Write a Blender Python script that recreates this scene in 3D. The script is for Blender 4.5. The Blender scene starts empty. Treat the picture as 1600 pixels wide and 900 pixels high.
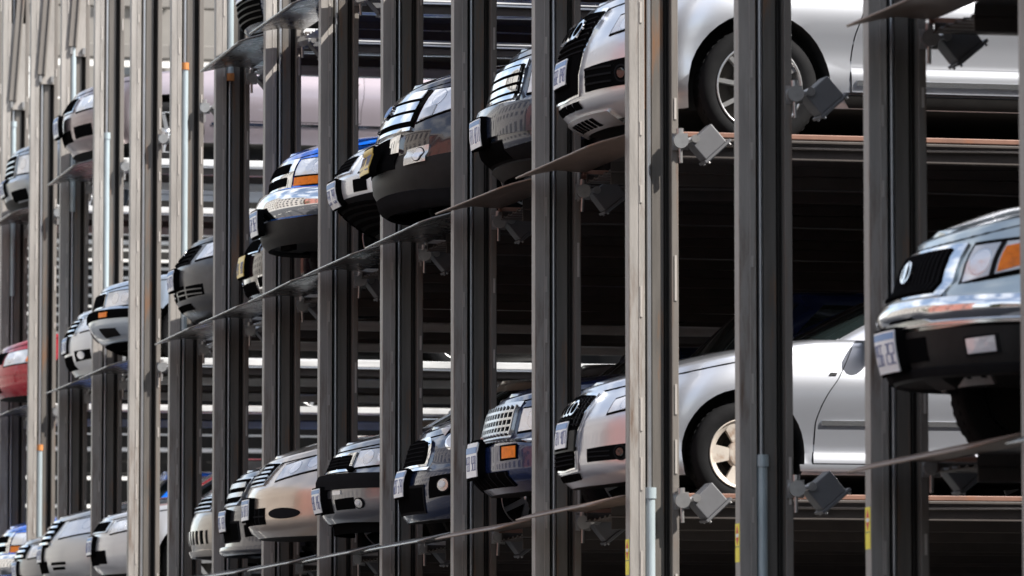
import bpy, bmesh, math, random
from mathutils import Vector, Matrix
R = math.radians
random.seed(7)
S = bpy.context.scene
COL = S.collection

# ------------------------------------------------------------------ camera
cam_d = bpy.data.cameras.new('camera')
cam = bpy.data.objects.new('camera', cam_d)
COL.objects.link(cam)
CAM_Z = 1.3
cam.location = (22.884, -7.489, CAM_Z)
yaw, pit = 0.220203, 0.0823377
fwd = Vector((-math.cos(yaw) * math.cos(pit), math.sin(yaw) * math.cos(pit), math.sin(pit)))
cam.rotation_euler = fwd.to_track_quat('-Z', 'Y').to_euler()
cam_d.sensor_width = 36
cam_d.lens = 36 * 8265.3 / 1600
cam_d.clip_start = 0.5
cam_d.clip_end = 900
cam_d.dof.use_dof = True
cam_d.dof.focus_distance = 37
cam_d.dof.aperture_fstop = 4.6
S.camera = cam

# ------------------------------------------------------------------ light
SUN = Vector((0.41, 0.57, 0.712)).normalized()
w = bpy.data.worlds.new('World')
S.world = w
w.use_nodes = True
nt = w.node_tree
bg = nt.nodes['Background']
sky = nt.nodes.new('ShaderNodeTexSky')
sky.sky_type = 'NISHITA'
sky.sun_disc = False
sky.sun_elevation = math.asin(SUN.z)
sky.sun_rotation = math.atan2(SUN.x, SUN.y)
sky.air_density = 1.2
sky.dust_density = 1.5
hs = nt.nodes.new('ShaderNodeHueSaturation')
hs.inputs['Saturation'].default_value = 0.8
nt.links.new(sky.outputs[0], hs.inputs['Color'])
tcw = nt.nodes.new('ShaderNodeTexCoord')
mpw = nt.nodes.new('ShaderNodeMapping')
mpw.inputs['Scale'].default_value = (1, 1, 2.2)
nt.links.new(tcw.outputs['Generated'], mpw.inputs[0])
cn = nt.nodes.new('ShaderNodeTexNoise')
cn.inputs['Scale'].default_value = 2.6
cn.inputs['Detail'].default_value = 7
cn.inputs['Roughness'].default_value = 0.58
nt.links.new(mpw.outputs[0], cn.inputs['Vector'])
cm_ = nt.nodes.new('ShaderNodeMapRange')
cm_.inputs[1].default_value = 0.46
cm_.inputs[2].default_value = 0.62
cm_.inputs[4].default_value = 0.75
nt.links.new(cn.outputs['Fac'], cm_.inputs[0])
cx = nt.nodes.new('ShaderNodeMix')
cx.data_type = 'RGBA'
cx.inputs['B'].default_value = (7.0, 7.1, 7.3, 1)
nt.links.new(cm_.outputs[0], cx.inputs['Factor'])
nt.links.new(hs.outputs[0], cx.inputs['A'])
nt.links.new(cx.outputs['Result'], bg.inputs[0])
bg.inputs[1].default_value = 0.12
sd = bpy.data.lights.new('sun', 'SUN')
sd.energy = 5.0
sd.angle = R(0.5)
sd.color = (1, 0.96, 0.91)
so = bpy.data.objects.new('sun', sd)
so.rotation_euler = SUN.to_track_quat('Z', 'Y').to_euler()
so.location = (10, 10, 40)
COL.objects.link(so)
S.view_settings.view_transform = 'Standard'
S.view_settings.look = 'None'
S.view_settings.gamma = 1
S.view_settings.exposure = 1.08

# ------------------------------------------------------------------ materials
def new_mat(name):
    m = bpy.data.materials.new(name)
    m.use_nodes = True
    return m, m.node_tree.nodes, m.node_tree.links, m.node_tree.nodes['Principled BSDF']

def mat(name, rgb, rough=0.5, metal=0.0, coat=0.0, var=0.0, vscale=6.0, stretch=(1, 1, 1), rvar=0.0, bump=0.0, bscale=40.0,
        second=None, thr=(0.5, 0.6), coord='Object', spec=0.5, coat_rough=0.04):
    m, N, Lk, b = new_mat(name)
    b.inputs['Base Color'].default_value = (*rgb, 1)
    b.inputs['Roughness'].default_value = rough
    b.inputs['Metallic'].default_value = metal
    b.inputs['Specular IOR Level'].default_value = spec
    b.inputs['Coat Weight'].default_value = coat
    b.inputs['Coat Roughness'].default_value = coat_rough
    if var or second or rvar or bump:
        tc = N.new('ShaderNodeTexCoord')
        mp = N.new('ShaderNodeMapping')
        mp.inputs['Scale'].default_value = stretch
        Lk.new(tc.outputs[coord], mp.inputs[0])
        nz = N.new('ShaderNodeTexNoise')
        nz.inputs['Scale'].default_value = vscale
        nz.inputs['Detail'].default_value = 6
        nz.inputs['Roughness'].default_value = 0.62
        Lk.new(mp.outputs[0], nz.inputs['Vector'])
        base_out = None
        if var:
            mr = N.new('ShaderNodeMapRange')
            mr.inputs[1].default_value = 0.3
            mr.inputs[2].default_value = 0.7
            mr.inputs[3].default_value = 1 - var
            mr.inputs[4].default_value = 1 + var
            Lk.new(nz.outputs['Fac'], mr.inputs[0])
            mx = N.new('ShaderNodeVectorMath')
            mx.operation = 'SCALE'
            mx.inputs[0].default_value = rgb
            Lk.new(mr.outputs[0], mx.inputs['Scale'])
            base_out = mx.outputs[0]
        if second:
            nz2 = N.new('ShaderNodeTexNoise')
            nz2.inputs['Scale'].default_value = vscale * 0.45
            nz2.inputs['Detail'].default_value = 8
            nz2.inputs['Roughness'].default_value = 0.7
            Lk.new(mp.outputs[0], nz2.inputs['Vector'])
            mr = N.new('ShaderNodeMapRange')
            mr.inputs[1].default_value = thr[0]
            mr.inputs[2].default_value = thr[1]
            Lk.new(nz2.outputs['Fac'], mr.inputs[0])
            mx = N.new('ShaderNodeMix')
            mx.data_type = 'RGBA'
            Lk.new(mr.outputs[0], mx.inputs['Factor'])
            if base_out:
                Lk.new(base_out, mx.inputs['A'])
            else:
                mx.inputs['A'].default_value = (*rgb, 1)
            mx.inputs['B'].default_value = (*second, 1)
            base_out = mx.outputs['Result']
        if base_out:
            Lk.new(base_out, b.inputs['Base Color'])
        if rvar:
            mr = N.new('ShaderNodeMapRange')
            mr.inputs[1].default_value = 0.3
            mr.inputs[2].default_value = 0.7
            mr.inputs[3].default_value = max(0.02, rough - rvar)
            mr.inputs[4].default_value = rough + rvar
            Lk.new(nz.outputs['Fac'], mr.inputs[0])
            Lk.new(mr.outputs[0], b.inputs['Roughness'])
        if bump:
            nb = N.new('ShaderNodeTexNoise')
            nb.inputs['Scale'].default_value = bscale
            nb.inputs['Detail'].default_value = 4
            Lk.new(mp.outputs[0], nb.inputs['Vector'])
            bp = N.new('ShaderNodeBump')
            bp.inputs['Strength'].default_value = bump
            bp.inputs['Distance'].default_value = 0.02
            Lk.new(nb.outputs['Fac'], bp.inputs['Height'])
            Lk.new(bp.outputs[0], b.inputs['Normal'])
    return m

def paint(name, rgb, metal=0.35, rough=0.34):
    return mat(name, rgb, rough, metal, coat=1.0, coat_rough=0.03)

M = {}
M['post'] = mat('post_paint', (0.262, 0.243, 0.222), 0.5, 0.0, var=0.22, vscale=2.6, stretch=(5, 5, 0.6), rvar=0.1, bump=0.15,
                second=(0.13, 0.085, 0.058), thr=(0.53, 0.66))
M['post_rear'] = mat('post_rear_shaded', (0.14, 0.125, 0.11), 0.5, 0.0, var=0.2, vscale=3, stretch=(6, 6, .5), second=(0.14, 0.08, 0.05), thr=(0.56, 0.7))  # post paint darkened for the shade on the rear flange
M['post_edge'] = mat('post_edge_paint', (0.36, 0.33, 0.30), 0.5, 0.0, var=0.12, vscale=3, stretch=(6, 6, 0.6))
M['recess_shade'] = mat('shaded_channel', (0.03, 0.027, 0.024), 0.6, 0.0, spec=0.12, var=0.3, vscale=4, stretch=(5, 5, .4))  # near-black colour in place of the shade inside the post recess
M['guide'] = mat('guide_rail_steel', (0.125, 0.113, 0.10), 0.4, 0.2, var=0.2, vscale=4, stretch=(5, 5, .4), second=(0.22, 0.10, 0.04), thr=(0.55, 0.7))  # steel tone lowered for the shade inside the recess
M['rust'] = mat('rust_primer', (0.42, 0.16, 0.04), 0.7, var=0.3, vscale=9)
M['brownrust'] = mat('brown_rust', (0.11, 0.06, 0.035), 0.7, var=0.4, vscale=5)
M['pipe'] = mat('galvanised_pipe', (0.36, 0.42, 0.44), 0.4, 0.25, var=0.10, vscale=7, stretch=(3, 3, .6))
M['rod'] = mat('polished_rod', (0.42, 0.43, 0.45), 0.3, 0.8, var=0.1, vscale=5)
M['deck'] = mat('galvanised_deck', (0.66, 0.66, 0.65), 0.33, 0.6, var=0.25, vscale=3, rvar=0.14, stretch=(1, .35, 1), bump=0.2, bscale=8, second=(0.12, 0.10, 0.09), thr=(0.56, 0.72))
M['lipbrown'] = mat('brown_ramp_steel', (0.19, 0.125, 0.09), 0.45, 0.15, var=0.25, vscale=4, second=(0.10, 0.07, 0.055), thr=(0.55, 0.7))
M['deckdark'] = mat('shaded_deck', (0.10, 0.085, 0.075), 0.5, 0.3, var=0.3, vscale=3, stretch=(1, .35, 1), second=(0.09, 0.05, 0.035), thr=(0.55, 0.7))  # darker copy of the deck metal, shade of the inner bays painted in
M['lip'] = mat('ramp_steel', (0.20, 0.19, 0.18), 0.27, 0.7, var=0.25, vscale=4, rvar=0.1, bump=0.06, bscale=3, second=(0.18, 0.10, 0.06), thr=(0.62, 0.74))
M['rail'] = mat('side_rail_paint', (0.21, 0.11, 0.078), 0.45, 0.1, var=0.2, vscale=5, second=(0.25, 0.1, 0.05), thr=(0.58, 0.7))
M['railgrey'] = mat('side_rail_zinc', (0.66, 0.66, 0.65), 0.35, 0.3, var=0.25, vscale=4, stretch=(1, .5, 4))
M['raildim'] = mat('shaded_side_rail', (0.40, 0.385, 0.37), 0.5, 0.1, var=0.3, vscale=4)  # side rail tone lowered for the rails lying in shade
M['lampgrey'] = mat('floodlight_paint', (0.11, 0.11, 0.115), 0.5, 0.05, var=0.08, vscale=9)
M['lampglass'] = mat('floodlight_glass', (0.25, 0.27, 0.28), 0.1, 0.0, coat=1)
M['zinc'] = mat('zinc_fitting', (0.40, 0.39, 0.38), 0.3, 0.7, var=0.12, vscale=20)
M['yellow'] = mat('sticker_yellow', (0.95, 0.82, 0.02), 0.5, var=0.05)
M['red'] = mat('sticker_red', (0.7, 0.03, 0.03), 0.5)
M['white'] = mat('sticker_white', (0.8, 0.8, 0.8), 0.5)
M['chrome'] = mat('chrome', (0.80, 0.81, 0.83), 0.07, 1.0, rvar=0.03, vscale=8)
M['satin'] = mat('satin_metal', (0.62, 0.63, 0.64), 0.25, 0.9)
M['black'] = mat('black_plastic_and_openings', (0.005, 0.005, 0.0052), 0.6, spec=0.0)  # black plastic; also painted over grille and intake openings as their inner shade
M['trim'] = mat('dark_trim', (0.017, 0.017, 0.018), 0.6, spec=0.0, var=0.12, vscale=8)
M['valance'] = mat('grey_valance', (0.024, 0.023, 0.022), 0.5, spec=0.12, var=0.15, vscale=8)
M['under'] = mat('underbody', (0.02, 0.019, 0.018), 0.8, var=0.3)
M['glass'] = mat('car_glass', (0.012, 0.018, 0.018), 0.04, 0.0, coat=0.6)
M['tealglass'] = mat('tinted_windscreen', (0.03, 0.09, 0.09), 0.04, 0.0, coat=0.6)
M['rubber'] = mat('rubber', (0.014, 0.014, 0.0145), 0.75, spec=0.04, var=0.15, vscale=14)
M['rim'] = mat('alloy', (0.62, 0.62, 0.62), 0.28, 0.85)
M['rimpale'] = mat('pale_alloy', (0.50, 0.45, 0.39), 0.45, 0.2, var=0.15, vscale=9, second=(0.24, 0.13, 0.07), thr=(0.56, 0.7))
M['brake'] = mat('brake_iron', (0.05, 0.045, 0.04), 0.6, 0.4)
M['amber'] = mat('amber_lens', (1.0, 0.24, 0.006), 0.3, spec=0.2, coat=0.15, var=0.2, vscale=30)
M['plate'] = mat('plate_white', (0.86, 0.87, 0.88), 0.4, var=0.05)
M['plateblue'] = mat('plate_blue', (0.10, 0.25, 0.55), 0.4)
M['plateyellow'] = mat('plate_yellow', (0.80, 0.58, 0.14), 0.4, var=0.1, vscale=30)
M['ink'] = mat('plate_ink', (0.18, 0.21, 0.36), 0.5)
M['tailred'] = mat('tail_lens', (0.3, 0.01, 0.01), 0.2, coat=1)

def lens_mat():
    m, N, Lk, b = new_mat('headlight_lens')
    tc = N.new('ShaderNodeTexCoord')
    v = N.new('ShaderNodeTexVoronoi')
    v.inputs['Scale'].default_value = 7
    v.feature = 'SMOOTH_F1'
    Lk.new(tc.outputs['Object'], v.inputs['Vector'])
    cr = N.new('ShaderNodeValToRGB')
    cr.color_ramp.elements[0].color = (0.58, 0.60, 0.63, 1)
    cr.color_ramp.elements[0].position = 0.2
    cr.color_ramp.elements[1].color = (0.92, 0.93, 0.95, 1)
    cr.color_ramp.elements[1].position = 0.6
    sp = N.new('ShaderNodeSeparateColor')
    Lk.new(v.outputs['Color'], sp.inputs[0])
    Lk.new(sp.outputs[0], cr.inputs[0])
    Lk.new(cr.outputs[0], b.inputs['Base Color'])
    bp = N.new('ShaderNodeBump')
    bp.inputs['Strength'].default_value = 0.7
    bp.inputs['Distance'].default_value = 0.04
    Lk.new(v.outputs['Distance'], bp.inputs['Height'])
    Lk.new(bp.outputs[0], b.inputs['Normal'])
    b.inputs['Metallic'].default_value = 0.15
    b.inputs['Roughness'].default_value = 0.2
    b.inputs['Coat Weight'].default_value = 1
    b.inputs['Coat Roughness'].default_value = 0.02
    return m
M['lens'] = lens_mat()
M['reflector'] = mat('lamp_reflector', (0.88, 0.88, 0.9), 0.22, 0.4, coat=1, bump=0.5, bscale=14)

def brick_mat(name, c1, c2, mortar, scale=1.0):
    m, N, Lk, b = new_mat(name)
    tc = N.new('ShaderNodeTexCoord')
    mp = N.new('ShaderNodeMapping')
    mp.inputs['Rotation'].default_value = (R(90), 0, 0)
    Lk.new(tc.outputs['Object'], mp.inputs[0])
    br = N.new('ShaderNodeTexBrick')
    br.inputs['Scale'].default_value = scale
    br.inputs['Color1'].default_value = (*c1, 1)
    br.inputs['Color2'].default_value = (*c2, 1)
    br.inputs['Mortar'].default_value = (*mortar, 1)
    br.inputs['Brick Width'].default_value = 0.22
    br.inputs['Row Height'].default_value = 0.075
    br.inputs['Mortar Size'].default_value = 0.008
    Lk.new(mp.outputs[0], br.inputs['Vector'])
    Lk.new(br.outputs[0], b.inputs['Base Color'])
    b.inputs['Roughness'].default_value = 0.85
    return m
M['brick'] = brick_mat('red_brick', (0.36, 0.10, 0.07), (0.28, 0.08, 0.055), (0.3, 0.27, 0.24))
M['darkbrick'] = brick_mat('dark_brick', (0.09, 0.05, 0.042), (0.07, 0.04, 0.034), (0.1, 0.09, 0.08))
M['tanbrick'] = brick_mat('tan_brick', (0.34, 0.31, 0.28), (0.29, 0.26, 0.24), (0.5, 0.47, 0.42))
M['stone'] = mat('limestone', (0.38, 0.36, 0.33), 0.8, var=0.12, vscale=2)
M['beige'] = mat('beige_render', (0.185, 0.172, 0.155), 0.85, var=0.1, vscale=1.5)
M['darkwall'] = mat('dark_wall', (0.02, 0.019, 0.018), 0.9, var=0.3, vscale=1.2)  # near-black colour stands for the deep shade behind the racks
M['asphalt'] = mat('asphalt', (0.05, 0.05, 0.052), 0.9, var=0.25, vscale=9, bump=0.3)
M['concrete'] = mat('concrete', (0.30, 0.29, 0.27), 0.85, var=0.15, vscale=3)
M['line'] = mat('road_paint', (0.7, 0.68, 0.6), 0.7, var=0.15, vscale=15)
M['window'] = mat('window_glass', (0.03, 0.035, 0.04), 0.08, coat=0.3)
M['palewindow'] = mat('blind_window', (0.72, 0.72, 0.70), 0.5)
M['whitepaint'] = mat('white_rail_paint', (0.78, 0.77, 0.74), 0.5, var=0.1, vscale=3)
M['brownsteel'] = mat('brown_steel', (0.055, 0.045, 0.04), 0.6, var=0.2, vscale=4)
M['bark'] = mat('bark', (0.10, 0.07, 0.05), 0.9, var=0.3)
M['leaf'] = mat('leaf', (0.07, 0.13, 0.03), 0.6, var=0.5, vscale=2)

# ------------------------------------------------------------------ helpers
def tag(o, label=None, cat=None, group=None, kind=None):
    if label: o['label'] = label
    if cat: o['category'] = cat
    if group: o['group'] = group
    if kind: o['kind'] = kind
    return o

def empty(name, loc, label=None, cat=None, group=None, rz=0):
    o = bpy.data.objects.new(name, None)
    o.empty_display_size = 0.2
    o.location = loc
    o.rotation_euler = (0, 0, rz)
    COL.objects.link(o)
    return tag(o, label, cat, group)

class MB:
    """collects vertices, faces and materials for one mesh"""
    def __init__(self):
        self.v = []; self.f = []; self.m = []; self.mats = []; self.sm = []
    def mi(self, m):
        if m not in self.mats: self.mats.append(m)
        return self.mats.index(m)
    def add(self, verts, faces, m, smooth=False):
        o = len(self.v); k = self.mi(m)
        self.v += [tuple(p) for p in verts]
        for f in faces:
            self.f.append([o + i for i in f]); self.m.append(k); self.sm.append(smooth)
    def box(self, lo, hi, m, mtx=None):
        x0, y0, z0 = lo; x1, y1, z1 = hi
        vs = [(x0, y0, z0), (x1, y0, z0), (x1, y1, z0), (x0, y1, z0), (x0, y0, z1), (x1, y0, z1), (x1, y1, z1), (x0, y1, z1)]
        if mtx: vs = [mtx @ Vector(p) for p in vs]
        self.add(vs, [(0, 3, 2, 1), (4, 5, 6, 7), (0, 1, 5, 4), (1, 2, 6, 5), (2, 3, 7, 6), (3, 0, 4, 7)], m)
    def cyl(self, p0, p1, r, m, n=14, r1=None, caps=True):
        p0 = Vector(p0); p1 = Vector(p1); d = (p1 - p0).normalized()
        a = d.orthogonal().normalized(); b = d.cross(a)
        r1 = r if r1 is None else r1
        vs = []
        for k in range(n):
            t = 2 * math.pi * k / n
            vs.append(p0 + r * (math.cos(t) * a + math.sin(t) * b))
        for k in range(n):
            t = 2 * math.pi * k / n
            vs.append(p1 + r1 * (math.cos(t) * a + math.sin(t) * b))
        self.add(vs, [(k, (k + 1) % n, n + (k + 1) % n, n + k) for k in range(n)], m, True)
        if caps:
            self.add(vs[:n][::-1], [tuple(range(n))], m)
            self.add(vs[n:], [tuple(range(n))], m)
    def lathe(self, prof, axis_o, m, n=36, closed=False):
        """prof: (r, x) pairs turned about the x axis through axis_o"""
        vs = []; fs = []
        P = len(prof)
        for k in range(n):
            t = 2 * math.pi * k / n
            for r, x in prof:
                vs.append((axis_o[0] + x, axis_o[1] + r * math.cos(t), axis_o[2] + r * math.sin(t)))
        for k in range(n):
            for j in range(P if closed else P - 1):
                a = k * P + j; b = k * P + (j + 1) % P
                c = ((k + 1) % n) * P + (j + 1) % P; d = ((k + 1) % n) * P + j
                fs.append((a, b, c, d))
        self.add(vs, fs, m, True)
    def build(self, name, parent=None, bevel=0.0, loc=None, fix=False):
        me = bpy.data.meshes.new(name)
        me.from_pydata(self.v, [], self.f)
        for mm in self.mats: me.materials.append(mm)
        me.polygons.foreach_set('material_index', self.m)
        me.polygons.foreach_set('use_smooth', self.sm)
        if fix:
            bm = bmesh.new(); bm.from_mesh(me)
            bmesh.ops.recalc_face_normals(bm, faces=bm.faces)
            bm.to_mesh(me); bm.free()
        o = bpy.data.objects.new(name, me)
        COL.objects.link(o)
        if loc: o.location = loc
        if parent: o.parent = parent
        if bevel:
            bv = o.modifiers.new('bevel', 'BEVEL')
            bv.width = bevel; bv.segments = 2; bv.limit_method = 'ANGLE'
        return o

def clone(o, parent=None):
    c = o.copy()
    COL.objects.link(c)
    c.parent = parent
    for ch in o.children:
        clone(ch, c)
    return c

def lerp(a, b, t): return a + (b - a) * t

def interp(tab, x):
    """smooth (monotone-ish) interpolation in a table of (x, value)"""
    n = len(tab)
    if x <= tab[0][0]:
        return tab[0][1]
    if x >= tab[-1][0]:
        return tab[-1][1]
    for i in range(n - 1):
        if x <= tab[i + 1][0]:
            x0, y0 = tab[i]; x1, y1 = tab[i + 1]
            h = x1 - x0
            def slope(k):
                if k == 0: return (tab[1][1] - tab[0][1]) / (tab[1][0] - tab[0][0])
                if k == n - 1: return (tab[-1][1] - tab[-2][1]) / (tab[-1][0] - tab[-2][0])
                a = (tab[k][1] - tab[k - 1][1]) / (tab[k][0] - tab[k - 1][0])
                b = (tab[k + 1][1] - tab[k][1]) / (tab[k + 1][0] - tab[k][0])
                return 0 if a * b <= 0 else 2 * a * b / (a + b)
            m0, m1 = slope(i) * h, slope(i + 1) * h
            t = (x - x0) / h
            return ((2 * t**3 - 3 * t**2 + 1) * y0 + (t**3 - 2 * t**2 + t) * m0 + (-2 * t**3 + 3 * t**2) * y1 + (t**3 - t**2) * m1)

def plin(poly, t):
    """point at fraction t along a polyline's index range"""
    n = len(poly) - 1
    if n == 0: return poly[0]
    k = min(int(t * n), n - 1); f = t * n - k
    return (lerp(poly[k][0], poly[k + 1][0], f), lerp(poly[k][1], poly[k + 1][1], f))

# ------------------------------------------------------------------ the car shell
class Shell:
    """rounded-rectangle rings stacked in height; nose at y = 0, facing -y"""
    def __init__(self, Fz, Rz, Wz, L, Rc, n, Rr, nr, B, T):
        self.Fz, self.Rz, self.Wz, self.L = Fz, Rz, Wz, L
        self.Rc, self.n, self.Rr, self.nr, self.B, self.T = Rc, n, Rr, nr, B, T
        self.W = max(v for _, v in Wz)
        self.ft = self.table(self.Rc, n); self.rt = self.table(Rr, nr)
        self.Sf = self.ft[-1][0]; self.Sr = self.rt[-1][0]
        self.Ls = L - Rc - Rr
        self.St = self.Sf + self.Ls + self.Sr
    def pt(self, tau, n):
        return math.sin(tau) ** (2 / n), 1 - math.cos(tau) ** (2 / n)
    def table(self, Rc, n):
        out = [(0, 0)]; px, py = 0, 0; s = 0
        K = 700
        for k in range(1, K + 1):
            tau = (k / K) ** 1.4 * math.pi / 2 if k < K else math.pi / 2
            a, b = self.pt(min(tau, math.pi / 2), n)
            x, y = self.W * a, Rc * b
            s += math.hypot(x - px, y - py); px, py = x, y
            out.append((s, tau))
        return out
    def tau(self, tab, s):
        lo, hi = 0, len(tab) - 1
        if s >= tab[-1][0]: return math.pi / 2
        while hi - lo > 1:
            mid = (lo + hi) // 2
            if tab[mid][0] <= s: lo = mid
            else: hi = mid
        a, b = tab[lo], tab[hi]
        return lerp(a[1], b[1], (s - a[0]) / (b[0] - a[0]))
    def P(self, s, z):
        sg = 1 if s >= 0 else -1
        s = abs(s)
        w = interp(self.Wz, z); yF = interp(self.Fz, z); yR = self.L - interp(self.Rz, z)
        if s <= self.Sf:
            a, b = self.pt(max(self.tau(self.ft, s), 1e-6), self.n)
            return Vector((sg * w * a, yF + self.Rc * b, z))
        if s <= self.Sf + self.Ls:
            f = (s - self.Sf) / self.Ls
            y0 = yF + self.Rc; y1 = yR - self.Rr
            return Vector((sg * w * (1 + 0.012 * math.sin(math.pi * f)), lerp(y0, y1, f), z))
        a, b = self.pt(max(self.tau(self.rt, self.St - s), 1e-6), self.nr)
        return Vector((sg * w * a, yR - self.Rr * b, z))
    def N(self, s, z):
        e = 0.02
        ds = self.P(s + e, z) - self.P(s - e, z)
        dz = self.P(s, z + e) - self.P(s, z - e)
        n = ds.cross(dz)
        if n.length < 1e-12: return Vector((0, -1, 0))
        n.normalize()
        return n
    def s_at(self, y):
        """arc length whose side point lies at y (at mid height)"""
        if y >= self.Rc: return self.Sf + (y - self.Rc)
        for s, t in self.ft:
            if self.Rc * self.pt(max(t, 1e-6), self.n)[1] >= y: return s
        return self.Sf
    def mesh(self, mb, paint, dark, clad=None, cladz=0, ns=(18, 24, 10), nz=12, r=0.05, crown=0.03, nx=8, crown_y=0.5, dent=None):
        ss = [self.Sf * (k / ns[0]) for k in range(ns[0])]
        ss += [self.Sf + self.Ls * k / ns[1] for k in range(ns[1])]
        ss += [self.St - self.Sr * (1 - k / ns[2]) for k in range(ns[2] + 1)]
        rings = []
        for s in ss:
            ym = self.P(s, 0.6).y
            b, t = self.B(ym), self.T(ym)
            col = [self.P(s, lerp(b, t, j / nz)) for j in range(nz + 1)]
            nrm = self.N(max(s, 1e-3) if s < self.St - 1e-3 else s - 2e-3, t)
            nrm.z = 0
            if nrm.length < 1e-6: nrm = Vector((0, -1, 0))
            nrm.normalize()
            top = col[-1]
            for k in (1, 2, 3):
                th = k * math.pi / 6
                col.append(top - nrm * r * (1 - math.cos(th)) + Vector((0, 0, r * math.sin(th))))
            rings.append(col)
        NR = nz + 4
        verts = []; faces = []; zs = []
        idx = {}
        for side in (1, -1):
            for i, col in enumerate(rings):
                for j, p in enumerate(col):
                    idx[(side, i, j)] = len(verts)
                    verts.append((max(p.x, 0.0) * side, p.y, p.z))
        K = len(ss)
        fm = []
        def zmean(q): return sum(verts[k][2] for k in q) / len(q)
        for side in (1, -1):
            for i in range(K - 1):
                for j in range(NR - 1):
                    q = [idx[(side, i, j)], idx[(side, i + 1, j)], idx[(side, i + 1, j + 1)], idx[(side, i, j + 1)]]
                    if side < 0: q = q[::-1]
                    faces.append(q); fm.append(2 if clad and zmean(q) < cladz else 0)
        def cap(j, up):
            prev = None
            for i in range(K):
                a = verts[idx[(1, i, j)]]
                row = [idx[(-1, i, j)]]
                for k in range(1, nx):
                    u = -1 + 2 * k / nx
                    y = a[1]
                    cr = crown * min(1, max(0, y / crown_y)) * (1 - u * u) if up else 0
                    zadd = dent(u, y) if (dent and up) else 0
                    row.append(len(verts)); verts.append((a[0] * u, y, a[2] + cr + zadd))
                row.append(idx[(1, i, j)])
                if prev:
                    for k in range(nx):
                        q = [prev[k], prev[k + 1], row[k + 1], row[k]]
                        if not up: q = q[::-1]
                        faces.append(q); fm.append(0 if up else 1)
                prev = row
        cap(NR - 1, True); cap(0, False)
        o = len(mb.v)
        mats = [paint, dark, clad or dark]
        mb.v += verts
        for f, k in zip(faces, fm):
            mb.f.append([o + i for i in f]); mb.m.append(mb.mi(mats[k])); mb.sm.append(True)

def patch(mb, sh, top, bot, m, off=0.006, depth=0.02, n=10, k=4, flip=1, smooth=True, bulge=0.0):
    """a curved plate lying on the shell between the lines top and bot, given in (arc, height)"""
    vs = []; grid = []
    for j in range(k + 1):
        row = []
        for i in range(n + 1):
            t = i / n
            a = plin(top, t); b = plin(bot, t)
            s = lerp(b[0], a[0], j / k) * flip; z = lerp(b[1], a[1], j / k)
            p = sh.P(s, z); nn = sh.N(s if abs(s) > 0.004 else 0.004, z)
            row.append(len(vs)); vs.append(p + nn * (off + bulge * (math.sin(math.pi * j / k) if bulge else 0)))
        grid.append(row)
    fs = []
    for j in range(k):
        for i in range(n):
            q = (grid[j][i], grid[j][i + 1], grid[j + 1][i + 1], grid[j + 1][i])
            fs.append(q if flip > 0 else q[::-1])
    rim = [(0, i) for i in range(n + 1)] + [(j, n) for j in range(1, k + 1)] + [(k, i) for i in range(n - 1, -1, -1)] + [(j, 0) for j in range(k - 1, 0, -1)]
    base = len(vs); sk = []
    for (j, i) in rim:
        t = i / n
        a = plin(top, t); b = plin(bot, t)
        s = lerp(b[0], a[0], j / k) * flip; z = lerp(b[1], a[1], j / k)
        vs.append(vs[grid[j][i]]); sk.append(len(vs) - 1)
    b2 = len(vs)
    for q, (j, i) in enumerate(rim):
        t = i / n
        a = plin(top, t); b = plin(bot, t)
        s = lerp(b[0], a[0], j / k) * flip; z = lerp(b[1], a[1], j / k)
        nn = sh.N(s if abs(s) > 0.004 else 0.004, z)
        vs.append(vs[grid[j][i]] - nn * depth)
    R_ = len(rim)
    for q in range(R_):
        a, b = base + q, base + (q + 1) % R_
        c, d = b2 + (q + 1) % R_, b2 + q
        fs.append((a, d, c, b) if flip > 0 else (a, b, c, d))
    mb.add(vs, fs, m, smooth)

def disc_lines(s, z, rs, rz=None, n=12):
    rz = rz or rs
    top = [(s - rs * math.cos(math.pi * k / n), z + rz * math.sin(math.pi * k / n)) for k in range(n + 1)]
    bot = [(s - rs * math.cos(math.pi * k / n), z - rz * math.sin(math.pi * k / n)) for k in range(n + 1)]
    return top, bot

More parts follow.
